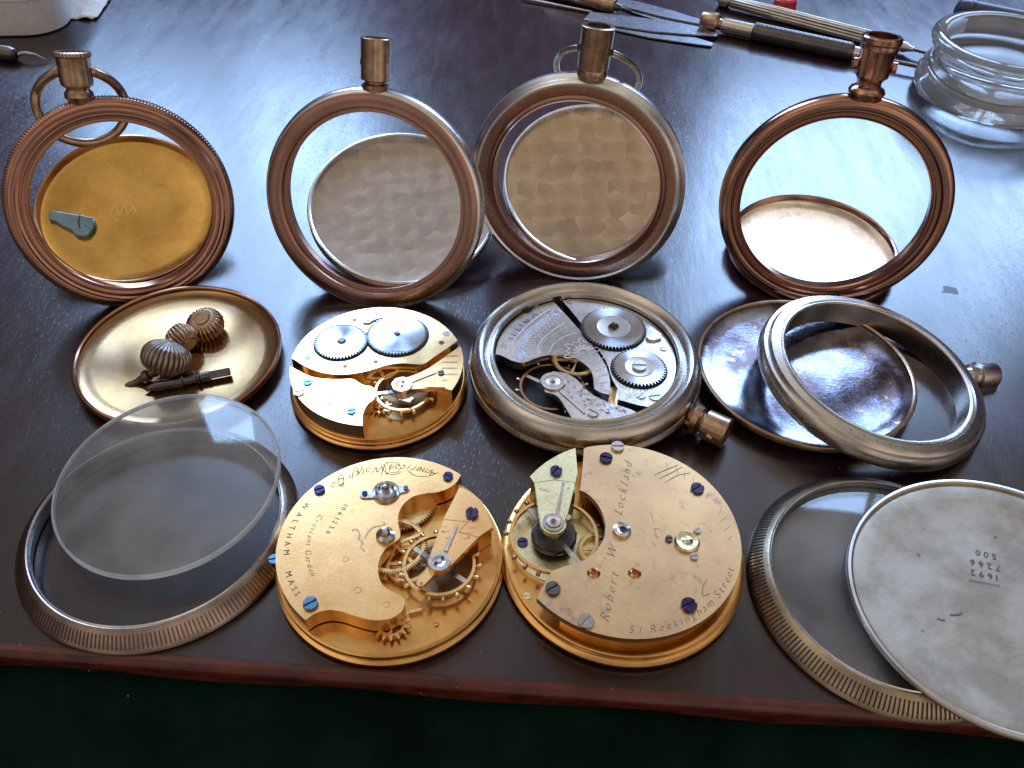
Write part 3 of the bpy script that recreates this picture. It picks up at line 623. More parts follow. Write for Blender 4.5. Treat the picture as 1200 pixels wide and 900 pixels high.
ar=arc((0,0),R,k_(935,525),k_(992,292),True,16); pv=k_(680,500)
a1=math.atan2(*[k_(700,452)[i]-pv[i] for i in (1,0)]); a2=math.atan2(*[k_(735,530)[i]-pv[i] for i in (1,0)])
while a2<a1: a2+=2*PI
acp=[(pv[0]+.22*cos(a1+(a2-a1)*i/20),pv[1]+.22*sin(a1+(a2-a1)*i/20)) for i in range(21)]
cock=part('balance_cock',MB().ext(ar+[k_(920,342),k_(820,410),k_(760,440)]+acp+[k_(780,520),k_(870,512)],zc-.12,zc).ext(ar+[k_(925,342),k_(868,400),k_(862,512)],zp,zc-.11),GOLDP,mv,FB,bevel=.012)
mb=MB()
for i in range(13):
    u,v=890+(i%3)*28,355+(i//3)*32; mb.rib(smooth([k_(u,v),k_(u+10,v-10),k_(u+20,v-4),k_(u+26,v-12)],4),.013,zc+.004)
for i in range(6): mb.rib([k_(765+i*16,478+(i%2)*10),k_(778+i*16,486+(i%2)*8)],.011,zc+.004)
part('engraving',mb,ENG,cock,FB,flat=True)
part('regulator',MB().ext([k_(722,482),k_(726,492),k_(862,438),k_(858,432)],zc+.003,zc+.025).lathe([(.15,zc+.003),(.15,zc+.03),(.235,zc+.03),(.235,zc+.003)],8,c=pv,closed=True),SILV,cock,FB,bevel=.006)
part('cap_setting',MB().lathe([(0,zc+.02),(.05,zc+.02),(.14,zc+.026),(.15,zc)],36,c=pv),GOLDP,cock,FB)
screw(cock,FB,(pv[0]+.02,pv[1]+.07),.03,zc+.02,BLUE,h=.02); screw(cock,FB,(pv[0]+.01,pv[1]-.06),.03,zc+.02,BLUE,h=.02); screw(cock,FB,k_(886,438),.07,zc-.01,DSTEEL,h=.04)
part('stud',MB().ext([k_(640,520),k_(660,560),k_(720,575),k_(745,550),k_(700,530)],zc-.2,zc-.1),STEEL,cock,FB,bevel=.01)
balance(mv,FB,b_(685,528,.56),.62,.50,GOLDP,scr=16,sp_a=.2,scm=GOLDP,spring=DSTEEL,spr=.36)
part('balance_recess',MB().lathe([(0,zp+.004),(.72,zp+.004),(.72,zp-.02)],60,c=b_(675,560,zp)),DBRASS,mv,FB)
gear(mv,FB,'centre_wheel',b_(560,385,.55),.56,70,.045,.52,.56,GOLDP,rim=.05,spokes=5)
gear(mv,FB,'escape_wheel',b_(560,610,.42),.28,15,.09,.40,.43,GOLDP,rim=.03,spokes=4)
# ------------------------------------------------------------------ silver open-back watch A
OA=Vector((1.64,14.15,0)); FA=Fr(OA); ZA=Zm(540,320,4.0897); zt=.74; zp=.40
def a_(x,y,z=zt): return FA.px(*ZA(x,y),z)
wt=thing('pocket_watch','nickel cased pocket watch lying open, its engraved silvery movement under a plain rim','pocket watch',OA)
rings('case_band',wt,FA,[(0,.03),(1.9,.03),(2.3,.08),(2.52,.2),(2.62,.33),(2.64,.42),(2.60,.50),(2.54,.52),(2.2,.52),(2.2,.12),(0,.12)],NICK,closed=False)
rings('bezel',wt,FA,[(2.06,.50),(2.06,.86),(2.09,.885),(2.13,.87),(2.16,.82),(2.22,.835),(2.30,.93),(2.38,.965),(2.46,.93),(2.56,.80),(2.61,.66),(2.60,.57),(2.56,.535),(2.3,.53)],NICK)
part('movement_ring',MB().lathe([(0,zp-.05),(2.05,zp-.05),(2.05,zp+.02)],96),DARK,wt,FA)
# train bridge (left and centre)
ar=arc((0,0),2.03,a_(430,120),a_(150,392),True,40)
inn=smooth([a_(*p) for p in [(150,392),(178,390),(210,402),(250,421),(300,429),(350,411),(400,396),(470,391),(540,404),(598,440),(630,482),(640,555)]],4)+smooth([a_(*p) for p in [(640,555),(670,572),(712,584)]],2)[1:]+smooth([a_(*p) for p in [(712,584),(716,520),(700,455),(672,405),(625,340),(566,268)]],3)[1:]+smooth([a_(*p) for p in [(566,268),(500,195),(430,120)]],3)[1:]
tb=part('train_bridge',MB().ext(ar+inn[1:-1],zp+.12,zt),NPLATE,wt,FA,bevel=.012)
ar=arc((0,0),2.03,a_(905,640),a_(470,112),True,60)
inn=smooth([a_(*p) for p in [(470,112),(545,200),(600,275),(650,350),(700,430),(722,500),(752,555)]],4)+[a_(752,605),a_(845,632)]
bp=part('barrel_bridge',MB().ext(ar+inn[1:],zp+.12,zt),NPLATE,wt,FA,bevel=.012)
Z=zt+.004; mb=MB()
a,s_=aspan(a_,(205,300),(445,175)); 
text_arc(mb,'ILLINOIS WATCH CO',(0,0),1.72,a,.17,Z,False,gap=.07,fit=s_) if False else None
a=math.atan2(*a_(222,315)[::-1]); s_=(a-math.atan2(*a_(442,190)[::-1]))%(2*PI)
text_arc(mb,'ILLINOIS',(0,0),1.69,a,.21,Z,False,gap=.14,fit=s_)
part('engraving',mb,ENGS,tb,FA,flat=True)
mb=MB()
gnd=MB().rib(smooth([a_(*p) for p in [(292,412),(289,352),(320,302),(375,250),(445,195),(478,178)]],6),.20,Z-.001); part('engraved_ground',gnd,metal('engraved ground',(.34,.33,.34),.4,(.5,.49,.48),9.,bump=.2,bs=20),tb,FA,flat=True)
def bow(pts,w_=.02,k=5): mb.rib(smooth([a_(*p) for p in pts],k),w_*1.5,Z+.002)
bow([(252,405),(248,340),(290,280),(350,225),(430,170)],.03); bow([(270,405),(265,350),(300,295),(370,235),(455,180)],.012)
bow([(372,392),(372,350),(400,310),(450,270),(500,240)],.025); bow([(380,395),(385,355),(410,320),(460,285),(510,258)],.01)
bow([(420,385),(450,335),(510,300),(560,290)],.02)
for i in range(14):                                            # sprigs between the lines
    t=i/13; x=275+t*150; y=370-t*170; bow([(x,y),(x+16,y-14),(x+28,y-4),(x+22,y+8),(x+8,y+6),(x,y)],.013,4)
    bow([(x+30,y+8),(x+44,y),(x+50,y+12)],.012,4)
fc=a_(590,380)                                                 # rosette
for k in range(11):
    t=rad(20+k*26); r1=.42 if k%2 else .33
    pts=[]
    for j in range(13):
        u=j/12*2*PI; pts.append((fc[0]+cos(t)*(.07+r1*(.5-.5*cos(u)))-sin(t)*.07*sin(u),fc[1]+sin(t)*(.07+r1*(.5-.5*cos(u)))+cos(t)*.07*sin(u)))
    if max(math.hypot(p[0]-a_(560,560)[0],p[1]-a_(560,560)[1]) for p in pts)>0: 
        if all((p[1]>a_(590,420)[1]-.02) for p in pts): mb.rib(pts,.026,Z+.002)
for (p,q) in (((640,440),(690,400)),((650,470),(705,440)),((655,500),(712,480)),((655,530),(712,520)),((665,552),(708,565))): bow([p,q],.014,2)
part('bright_cut_decoration',mb,ENGW,tb,FA,flat=True)
mb=MB()
for (p,q) in (((800,590),(840,560)),((790,605),(865,565)),((850,600),(880,590)),((835,600),(885,580)),((500,130),(700,140)),((520,112),(690,118))): mb.rib([a_(*p),a_(*q)],.012,Z)
for i in range(12): mb.rib([a_(700+i*10,128+i*1.2),a_(705+i*10,134+i*1.2)],.012,Z)
part('engraving',mb,ENGS,bp,FA,flat=True)
def dished(parent,c,R,n,name):
    w_=gear(parent,FA,name,c,R,n,.075,zt+.03,zt+.075,STEELW,shade_z=zt+.006)
    f2=Fr(FA.at((c[0],c[1],0)))
    part('wheel_recess',MB().lathe([(0,zt+.080),(R*.46,zt+.080),(R*.52,zt+.088),(R*.53,zt+.076)],48),STEELW if R<.6 else NICKW,w_,f2)
    return w_,f2
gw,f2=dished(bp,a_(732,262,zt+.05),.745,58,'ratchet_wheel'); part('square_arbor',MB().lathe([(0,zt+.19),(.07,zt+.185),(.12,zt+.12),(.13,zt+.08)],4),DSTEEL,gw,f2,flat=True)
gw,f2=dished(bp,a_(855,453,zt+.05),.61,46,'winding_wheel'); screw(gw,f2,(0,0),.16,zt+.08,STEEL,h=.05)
part('click',MB().ext([a_(895,300),a_(905,285),a_(940,285),a_(962,300),a_(960,322),a_(930,330),a_(900,328),a_(885,315)],zt,zt+.06),STEEL,bp,FA,bevel=.012)
for (x,y,r,m,a) in ((205,347,.07,NICK,1.3),(368,165,.075,NICK,-.1),(458,182,.06,NICK,.3)): screw(tb,FA,a_(x,y),r,zt-.01,m,h=.02,ang=a)
for (x,y,r,m,a) in ((520,128,.075,NICK,1.),(972,362,.08,NICK,.0),(865,588,.10,NICK,.9),(930,592,.13,NICKW,.2)): screw(bp,FA,clampR([a_(x,y)],(0,0),1.95)[0],r,zt-.005,m,h=.03,ang=a)
for (x,y,m) in ((490,278,STEEL),(358,318,RUBY),(288,393,DBRASS),(680,530,STEEL)): hole(tb,FA,a_(x,y),.06,zt,m)
part('pillar_hole',MB().lathe([(0,zt+.003),(.11,zt+.003),(.12,zt+.0)],24,c=a_(315,178)),DARK,tb,FA)
zc=.76
def k_(x,y): return FA.px(*ZA(x,y),zc)
pv=k_(441,524)
ar=arc((0,0),2.03,k_(535,700),k_(842,662),True,16)
L1=smooth([k_(*p) for p in [(842,662),(740,628),(640,588),(590,545),(550,505),(505,480)]],3)
L2=smooth([k_(*p) for p in [(405,570),(450,582),(480,610),(505,650),(535,700)]],3)
cock=part('balance_cock',MB().ext(ar+L1[1:]+[k_(441,470),k_(385,525)]+L2[:-1],zc-.1,zc),NPLATE,wt,FA,bevel=.012)
mb=MB(); random.seed(3)
for i in range(70):
    x=500+random.random()*280; y=515+(x-500)*.38+random.random()*90
    if y>690 or y<505+(x-500)*.42: continue
    mb.rib(smooth([k_(x,y),k_(x+7,y-5),k_(x+13,y+1),k_(x+8,y+6)],3),.011,zc+.004)
part('engraving',mb,ENGS,cock,FA,flat=True)
part('regulator',MB().lathe([(.17,zc+.003),(.17,zc+.05),(.27,zc+.05),(.285,zc+.003)],48,c=pv,closed=True).ext([k_(470,570),k_(485,562),k_(598,672),k_(590,676)],zc+.003,zc+.03),SILV,cock,FA,bevel=.006)
cs=part('cap_setting',MB().lathe([(0,zc+.02),(.05,zc+.02),(.16,zc+.04),(.17,zc)],36,c=pv),NICKW,cock,FA); part('ruby',MB().lathe([(0,zc+.04),(.04,zc+.035),(.06,zc+.02)],20,c=pv),RUBY,cs,FA)
screw(cock,FA,k_(635,670),.13,zc-.005,NICK,h=.05,ang=-.6)
balance(wt,FA,a_(437,545,.52),.72,.46,COPPER,scr=14,sp_a=2.6,scm=NPLATE,spring=DSTEEL,spr=.3)
gear(wt,FA,'third_wheel',a_(552,412,.66),.55,60,.055,.62,.66,GOLDG,rim=.06,spokes=5,ph=.7)
gear(wt,FA,'fourth_wheel',a_(745,590,.5),.3,40,.04,.5,.53,GOLDG)
# pendant of the silver watch
def pend(parent,frp,prof,mat,name='pendant',rf=None,closed=False,bore=None):
    o=part(name,MB().lathe(prof,48,rf=rf),mat,parent,frp)
    if bore: part('bore',MB().lathe([(0,bore[1]),(bore[0],bore[1]),(bore[0],bore[1]+.001)],32),DARK,o,frp)
    return o
q=FA.px(845,503,.45); dq=Vector((q[0],q[1],0)).normalized()
fp=FA.sub((dq.x*2.55,dq.y*2.55,.40),dq)
pd=pend(wt,fp,[(.16,-.1),(.18,.05),(.30,.12),(.35,.22),(.31,.34),(.22,.40),(.235,.44),(.33,.47),(.335,.95),(.31,.98),(.20,.98),(.20,.6),(0,.6)],PEND)
for s_ in (1,-1): part('bow_screw',MB().lathe([(0,.07),(.06,.06),(.085,.02),(.085,-.04)],20),PEND,pd,fp.sub((0,s_*.32,.70),(0,s_,0)))
# ------------------------------------------------------------------ the four standing hinged cases
def dish_prof(R,rim=.15,deep=.12):
    return [(0,-deep),(R*.5,-deep+.005),(R*.82,-deep+.03),(R*.92,-deep+.07),(R*.955,-.0),(R*.958,rim-.02),(R*.972,rim),(R*.99,rim-.01),(R,rim-.05),(R,-.02),(R*.97,-deep-.02),(R*.88,-deep-.09),(R*.6,-deep-.14),(0,-deep-.16)]
def lid(parent,fr,R,m_in,m_out,rim=.15,deep=.12):
    pr=dish_prof(R,rim,deep)
    o=part('back_lid',MB().lathe(pr[4:],160),m_out,parent,fr)
    part('lid_inside',MB().lathe(pr[:5],160),m_in,o,fr); return o
def knurl(n,amp,lo,hi):
    return lambda r,z,a,j: r+(amp*cos(n*a) if lo<=j<=hi else 0)
# case 1 : gold, coin edge, bow hanging behind
F1=Fr((-9.289,17.102,2.353),el=72.8,az=25.5); L1f=Fr((-10.18,18.95,1.12),el=25,az=20)
b0=Vector((-8.98,16.44,0))
h1=thing('watch_case','copper gold hinged watch case with coin edge, standing open beside the white container','watch case',b0,'standing open watch cases')
R=2.46
rings('case_band',h1,F1,[(1.98,-.42),(1.97,-.16),(2.0,-.10),(2.05,-.10),(2.06,-.04),(2.12,-.03),(2.135,-.075),(2.17,-.075),(2.185,-.015),(2.24,0),(2.29,-.035),(2.36,-.02),(2.43,-.04),(R+.02,-.09),(R+.05,-.12),(R+.06,-.22),(R+.06,-.36),(R+.03,-.42),(2.35,-.5),(2.1,-.5)],COPPER,rf=knurl(220,.012,14,17),seg=1320)
lid(h1,L1f,2.27,LIDG,ROSE,rim=.14,deep=.06)
q=F1.px(97,125,-.25); dq=Vector((q[0],q[1],0)).normalized(); d2=(dq+Vector((.22,.0,0))).normalized(); fp=F1.sub((dq.x*2.5,dq.y*2.5,-.25),d2,x=(0,0,1))
pd=pend(h1,fp,[(.20,-.12),(.26,.0),(.31,.07),(.30,.16),(.24,.24),(.25,.27),(.33,.32),(.345,.42),(.345,.88),(.36,.92),(.375,.97),(.36,1.01),(.29,1.01),(.29,.96),(0,.95)],PEND)
part('knurled_collar',MB().lathe([(.36,.90),(.385,.93),(.385,1.0),(.34,1.025),(.27,1.025)],192,rf=lambda r,z,a,j:r+(.008*cos(30*a) if j<3 else 0)),PEND,pd,fp)
def bow(parent,fp,rad_,r,zoff,back,e0=50,tilt=0,mat=PEND,sx=1.0,sy=.88,drop=0):
    pts=[]
    for i in range(49):
        a=rad(90+e0/2)+rad(360-e0)*i/48
        x=rad_*sx*cos(a); y=rad_*sy*sin(a)
        pts.append((back+ (rad_-y if tilt else 0)*tilt + (.0),x,zoff+y-rad_*sy*0))
    return part('bow',MB().tube(pts,r,14),mat,parent,fp)
# bow 1 : a ring hanging from the pendant behind the band (frame fp: Z out along the pendant, X towards the viewer, Y across)
def bow_ring(parent,fp,R_,r,zc_,xback,lean,e0=44,mat=PEND,sq=.9):
    pts=[]
    for i in range(57):
        a=rad(90+e0/2)+rad(360-e0)*i/56
        s_=R_*sq*(sin(a)-sin(rad(90+e0/2)))               # 0 at the pivots, negative below
        pts.append((lean*s_-xback*min(1,-s_/(.5*R_)) if s_<0 else lean*s_, R_*cos(a), zc_+s_))
    return part('bow',MB().tube(pts,r,14),mat,parent,fp)
bow_ring(pd,fp,.93,.105,.60,.42,.0)
for s_ in (1,-1): part('bow_pivot',MB().lathe([(0,.10),(.08,.09),(.11,.03),(.12,-.03)],20),PEND,pd,fp.sub((0,s_*.37,.6),(0,s_,0)))
# small hinge at the foot
part('hinge',MB().tube([(-.35,-R-.03,-.44),(.35,-R-.03,-.44)],.07,12),COPPER,h1,F1)
q=F1.px(76,150,-.05)
mb=MB()
F1l=L1f; Z=-.055
cx,cy=F1l.px(143,247,-.06)
mb.rib(circ((cx,cy),.30,30),.012,Z,closed=True)
mb.rib(smooth([F1l.px(x,y,-.06) for x,y in [(130,248),(136,240),(140,252),(146,241),(150,252),(156,243),(160,250)]],4),.02,Z)
for i in range(14):
    x=133+i*4; y=290-i*1.3; mb.rib([F1l.px(x,y,-.06),F1l.px(x+2.5,y-2-(i%3),-.06)],.02,Z)
part('scratched_mark',mb,GOLDP,h1,F1l,flat=True)
# case 2 : flat copper face, bare pendant
F2=Fr((-3.465,17.361,2.455),el=71.4,az=-8.1); L2f=Fr((-3.05,19.48,.98),el=19.5,az=11.9)
h2=thing('watch_case','hinged watch case with a flat dull copper face and plain tube pendant without a bow','watch case',(-3.4,16.5,0),'standing open watch cases')
R=2.59
rings('case_band',h2,F2,[(2.20,-.50),(2.20,-.22),(2.13,-.20),(2.13,-.155),(2.22,-.14),(2.235,-.02),(2.27,-.0),(2.53,0),(2.56,-.02)],MATCOP,closed=False)
rings('outer_rim',h2,F2,[(2.555,-.025),(2.60,-.04),(2.66,-.12),(2.685,-.25),(2.67,-.42),(2.58,-.52),(2.2,-.52)],SILVB,closed=False)
lid(h2,L2f,2.50,PERLB,SILVB,rim=.22,deep=.08)
q=F2.px(440,100,-.25); dq=Vector((q[0],q[1],0)).normalized(); fp=F2.sub((dq.x*2.6,dq.y*2.6,-.25),dq)
pd=pend(h2,fp,[(.22,-.1),(.24,.04),(.31,.06),(.32,.12),(.24,.16),(.25,.20),(.33,.23),(.335,1.1),(.31,1.12),(.25,1.12),(.25,.8),(0,.8)],PEND)
part('side_hole',MB().lathe([(0,.012),(.05,.012),(.08,-.02)],20),DARK,pd,fp.sub((.12,-.31,.60),(.35,-.93,0)))
part('hinge',MB().tube([(-.3,-R-.08,-.5),(.3,-R-.08,-.5)],.07,12),SILVB,h2,F2)
# case 3 : silver, bow behind
F3=Fr((1.383,18.293,2.52),el=80.4,az=-12.6); L3f=Fr((2.06,20.33,1.36),el=28,az=5.2)
h3=thing('watch_case','silver edged hinged watch case with a bow behind its wide open-ended tube pendant','watch case',(1.4,17.85,0),'standing open watch cases')
R=2.56
rings('case_band',h3,F3,[(2.06,-.50),(2.05,-.16),(2.08,-.13),(2.12,-.15),(2.14,-.10),(2.20,-.12),(2.24,-.05),(2.34,-.03),(2.45,-.02)],MATCOP,closed=False)
rings('outer_rim',h3,F3,[(2.45,-.02),(2.50,-.0),(2.555,-.04),(2.58,-.09),(2.60,-.12),(2.68,-.2),(2.70,-.34),(2.66,-.48),(2.5,-.56),(2.06,-.54)],SILVB,closed=False)
rings('inner_lip',h3,F3,[(2.055,-.14),(2.065,-.115),(2.085,-.12),(2.08,-.15)],SILV)
lid(h3,L3f,2.46,PERLC,SILVB,rim=.20,deep=.08)
q=F3.px(693,90,-.28); dq=Vector((q[0],q[1],0)).normalized(); fp=F3.sub((dq.x*2.62,dq.y*2.62,-.28),dq)
pd=pend(h3,fp,[(.22,-.12),(.24,.02),(.35,.05),(.36,.12),(.34,.18),(.36,.22),(.375,1.06),(.385,1.10),(.36,1.115),(.26,1.115),(.26,.7),(0,.7)],PEND)
bow_ring(pd,fp,1.03,.075,.58,.25,1.2,mat=NICK)
part('hinge',MB().tube([(-.3,-R-.1,-.5),(.3,-R-.1,-.5)],.07,12),SILVB,h3,F3)
# case 4 : rose gold, lid flat on the table
F4=Fr((7.526,17.517,2.60),el=81,az=-12.4); L4f=Fr((8.0,19.12,.30),el=5,az=-10)
h4=thing('watch_case','rose gold hinged watch case with a shining white-gold lid flat on the table behind it','watch case',(7.5,17.1,0),'standing open watch cases')
R=2.63
rings('case_band',h4,F4,[(2.17,-.48),(2.14,-.14),(2.17,-.10),(2.20,-.13),(2.235,-.13),(2.25,-.055),(2.30,-.05),(2.315,-.09),(2.34,-.09),(2.37,-.02),(2.43,.01),(2.53,0),(2.60,-.06),(2.65,-.16),(2.66,-.30),(2.62,-.44),(2.5,-.52)],ROSE)
lid(h4,L4f,2.26,WHITEG,ROSE,rim=.16,deep=.10)
q=F4.px(1014,112,-.25); dq=Vector((q[0],q[1],0)).normalized(); fp=F4.sub((dq.x*2.62,dq.y*2.62,-.25),dq)
pd=pend(h4,fp,[(.22,-.12),(.26,.0),(.38,.06),(.40,.12),(.36,.19),(.26,.25),(.26,.34),(.30,.40),(.36,.46),(.37,.95),(.40,1.0),(.41,1.05),(.40,1.12),(.43,1.16),(.43,1.26),(.40,1.29),(.31,1.29),(.3,1.1),(0,1.1)],ROSE)
for s_ in (1,-1): screw(pd,fp.sub((0,s_*.36,.66),(0,s_,0)),(0,0),.13,.03,ROSE,h=.07,ang=.7)
mb=MB(); random.seed(5)
for k in range(2):
    for i in range(12-3*k):
        x=908+i*5+k*12; y=291+i*1.2+k*17; mb.rib([L4f.px(x,y,-.09),L4f.px(x+3,y-2,-.09)],.03,-.085)
part('worn_stamp',mb,NICK,h4,L4f,flat=True)
part('hinge',MB().tube([(-.3,-R+.0,-.5),(.3,-R,-.5)],.07,12),ROSE,h4,F4)
# blued steel fragment on the first lid
fz=-.05
def l1(x,y): return L1f.px(x,y,fz+.05)
fr_o=L1f.at((*l1(85,265),fz))
mb=MB().ext([(x,y) for x,y in [l1(*p) for p in [(58,259),(59,248),(72,250),(88,253),(97,254),(111,257),(112,263),(110,270),(104,277),(97,279),(90,277),(84,271),(72,265),(66,261)]]][::-1],fz,fz+.13)
fg=tag(part('steel_click',mb,FLAKE,None,L1f,bevel=.02),'small blue grey steel scrap lying on the gold lid','steel scrap')
fg2=part('cut_groove',MB().rib([l1(95,254),l1(93,262),l1(95,270)],.05,fz+.133).rib([l1(100,266),l1(108,270)],.03,fz+.133),DARK,fg,L1f,flat=True)
# ------------------------------------------------------------------ loose gold dish with crowns
FE=Fr((-7.70,14.36,.30),el=2.0,az=30)
di=thing('watch_back_shell','round gold case back lying as a dish with three ribbed crowns in it','case back',(-7.7,14.36,0))
lid(di,FE,2.31,DISHG,ROSE,rim=.10,deep=.10)
def crown(label,fr,R,h,mat,n=26,stem=None,tp_=1.):
    # frame: Z = axis of the crown
    o=thing('winding_button',label,'winding crown',fr.at((0,0,0)),'ribbed winding crowns in the gold dish')
    pr=[(0,0),(R*.55,0),(R*.62,.02)]
    for i in range(13):
        t=i/12; a=-1.0+2.1*t; pr.append((R*(cos(a)**.6 if cos(a)>0 else 0),h*.5+h*.5*sin(a)/sin(1.1)))
    k0=3; pr+= [(R*.50*tp_,h*1.02+(1-tp_)*.12),(R*.42*tp_,h*1.0+(1-tp_)*.13),(R*.40*tp_,h*1.05+(1-tp_)*.13),(R*.18*tp_,h*1.06+(1-tp_)*.14),(0,h*1.05+(1-tp_)*.14)]
    b=part('crown_body',MB().lathe(pr,n*12,rf=lambda r,z,a,j:r+(min(R*.10,r*.2)*(abs(sin(n*a/2))**.6-.6) if 3<=j<=(16 if tp_<1 else 15) else 0)),mat,o,fr)
    if stem:
        sf=stem if isinstance(stem,Fr) else fr
        part('stem',MB().lathe([(0,.03),(.10,.03),(.12,-.02),(.12,-.14),(.10,-.20),(.135,-.22),(.135,-.34),(.09,-.38),(.07,-.50),(.065,-.62),(.085,-.66),(.085,-.80),(.03,-.86),(0,-.86)],20),DSTEEL,o,sf)
    return o
zf=.22
p=W(245,388,zf); f=Fr(p,el=14,az=-20); crown('gilt ribbed crown standing upright, domed top up, farthest in the gold dish',f,.43,.50,DBRASS if False else PEND,24)
p=W(213,396,zf+.32); f,_l=axis(p+Vector((.22,-.20,-.04)),p+Vector((-.5,.35,.25))); crown('gilt ribbed crown lying on its side, between the two other crowns',f,.34,.52,PEND,22)
ax=Vector((-.86,-.30,-.42)).normalized(); p=W(191,434,zf+.20); f,_l=axis(p,p+Vector((.30,.45,.80))); sfr,_l=axis(p+ax*.12+Vector((0,0,.1)),p-ax*2+Vector((0,0,.1))); crown('dark grey ribbed crown with a short winding stem still in it',f,.52,.62,DSTEEL if False else metal('dark worn nickel',(.33,.28,.24),.3,(.2,.17,.15),4.,bump=.05),26,stem=sfr,tp_=.25)
a=W(167,456,zf+.06); b=W(270,435,zf+.08); f,l_=axis(a,b)
st=thing('winding_arbor','dark steel pointed winding stem lying in the gold dish in front of the crowns','winding stem',a)
sb=part('stem_body',MB().lathe([(0,0),(.05,.10),(.12,.30),(.11,.55),(.13,.6),(.13,.85),(.10,.88),(.10,1.15),(.13,1.17),(.14,1.22),(.10,1.24),(.10,1.45)],24),DSTEEL,st,f)
part('square_end',MB().lathe([(.12,1.44),(.12,l_-.03),(.09,l_),(0,l_)],4),DSTEEL,sb,f,flat=True)
# ------------------------------------------------------------------ ribbed bezel and crystal, left
FF=Fr((-6.68,9.62,0))
bz=thing('ribbed_ring','round dark metal bezel without glass, ribbed edge, near the left table corner under the crystal','bezel',(-6.68,9.62,0))
n_=150
def ribs(r,z,a,j): return r-(.035 if (j in (6,7,8) and (a*n_/(2*PI))%1>.5) else 0)
def ribbed(parent,fr,Ri,Ro,h,mat,inner,nrib=150,groove=DARK,ph=0):
    b=part('bezel_ring',MB().lathe([(Ro-.13,.0),(Ro-.02,.02),(Ro,.06),(Ro-.02,.12),(Ro-.08,.20),(Ri+.10,h-.02),(Ri+.06,h),(Ri+.03,h-.01)],200),mat,parent,fr)
    part('inner_lip',MB().lathe([(Ri+.035,h-.006),(Ri+.015,h+.015),(Ri,h-.01),(Ri-.005,h-.10),(Ri+.05,h-.12),(Ri+.06,.04),(Ro-.13,.0)],160),inner,b,fr)
    mb=MB()
    P=[(Ro-.075,.195),(Ri+.11,h-.025)]; P0=(Ro-.035,.15); P1=(Ro-.08-(Ro-.08-Ri-.10)*.72,.20+(h-.02-.20)*.72)
    for i in range(nrib):
        a=2*PI*i/nrib+ph; w_=.012
        ca,sa=cos(a),sin(a)
        for s_ in (0,):
            v=[]
            for (r,z) in ((P0[0]+.004,P0[1]),(Ro-.078,.205),(P1[0],P1[1]+.006)):
                v+=[(r*ca-w_*sa,r*sa+w_*ca,z+.004),(r*ca+w_*sa,r*sa-w_*ca,z+.004)]
            mb.add(v,[(0,1,3,2),(2,3,5,4)])
    part('edge_ribs',mb,groove,b,fr,flat=True)
    return b
RIBM=metal('brown nickel bezel',(.40,.33,.28),.3,(.26,.20,.16),2.,bump=.05)
ribbed(bz,FF,2.26,2.62,.42,RIBM,SILVB,214,metal('rib groove',(.20,.13,.10),.5,bump=0))
FCY=Fr((-6.70,10.47,.60),el=4.5,az=-30)
def dome(R,sag,t): 
    o=[]; 
    for i in range(25):
        r=R*i/24; o.append((r,sag*(1-(r/R)**2)))
    for i in range(25):
        r=R*(24-i)/24; o.append((r,sag*(1-(r/R)**2)-t))
    return o
cy_=thing('watch_crystal','dusty clear round watch crystal leaning on the gold dish and the ribbed rim','watch crystal',FCY.O)
gl_=part('glass_dome',MB().lathe(dome(2.13,.12,.10),160),CRYST,cy_,FCY,ang=40)
part('painted_lit_edge',MB().lathe([(2.131,.004),(2.165,-.01),(2.18,-.04),(2.18,-.10),(2.15,-.12),(2.131,-.104)],200),glass_thin('painted lit glass edge',1.0),cy_,FCY)  # lit look of the glass rim put into the colour as full haze
# ------------------------------------------------------------------ tarnished case back and nickel case band on it
FG=Fr((6.76,14.40,.26),el=0.1)
g=thing('watch_back_shell','tarnished blue grey case back with copper rim, under the tilted nickel ring','case back',(6.76,14.4,0))
lid(g,FG,2.48,TARN,PEND,rim=.10,deep=.10)
FH=Fr((8.12,13.95,.86),el=9,az=80)
h=thing('case_ring','nickel case ring with stub pendant, tilted on the tarnished case back','case ring',(8.12,13.95,0))
rings('case_band',h,FH,[(2.10,-.60),(2.10,-.02),(2.13,.0),(2.17,.0),(2.19,-.05),(2.22,-.05),(2.25,-.01),(2.40,-.04),(2.43,-.10),(2.46,-.13),(2.53,-.14),(2.57,-.20),(2.60,-.34),(2.57,-.48),(2.45,-.58),(2.2,-.62)],NICK)
q=FH.px(1143,440,-.3); dq=Vector((q[0],q[1],0)).normalized(); fp=FH.sub((dq.x*2.55,dq.y*2.55,-.3),dq)
pd=pend(h,fp,[(.18,-.1),(.20,.06),(.27,.10),(.27,.18),(.23,.20),(.24,.23),(.31,.25),(.315,.70),(.29,.74),(.20,.74),(.2,.5),(0,.5)],NICK)
for s_ in (1,-1): part('bow_hole',MB().lathe([(0,.008),(.05,.008),(.075,-.02)],20),DBRASS,pd,fp.sub((.10*s_,s_*.30,.48),(.3*s_,s_*.95,0)))
mb=MB()
for i in range(5): 
    a_0=PI-.35+i*.12; mb.rib([(2.30*cos(a_0),2.30*sin(a_0)),(2.35*cos(a_0+.02),2.35*sin(a_0+.02))],.02,-.016)
part('scratch_mark',mb,ENGS,h,FH,flat=True)
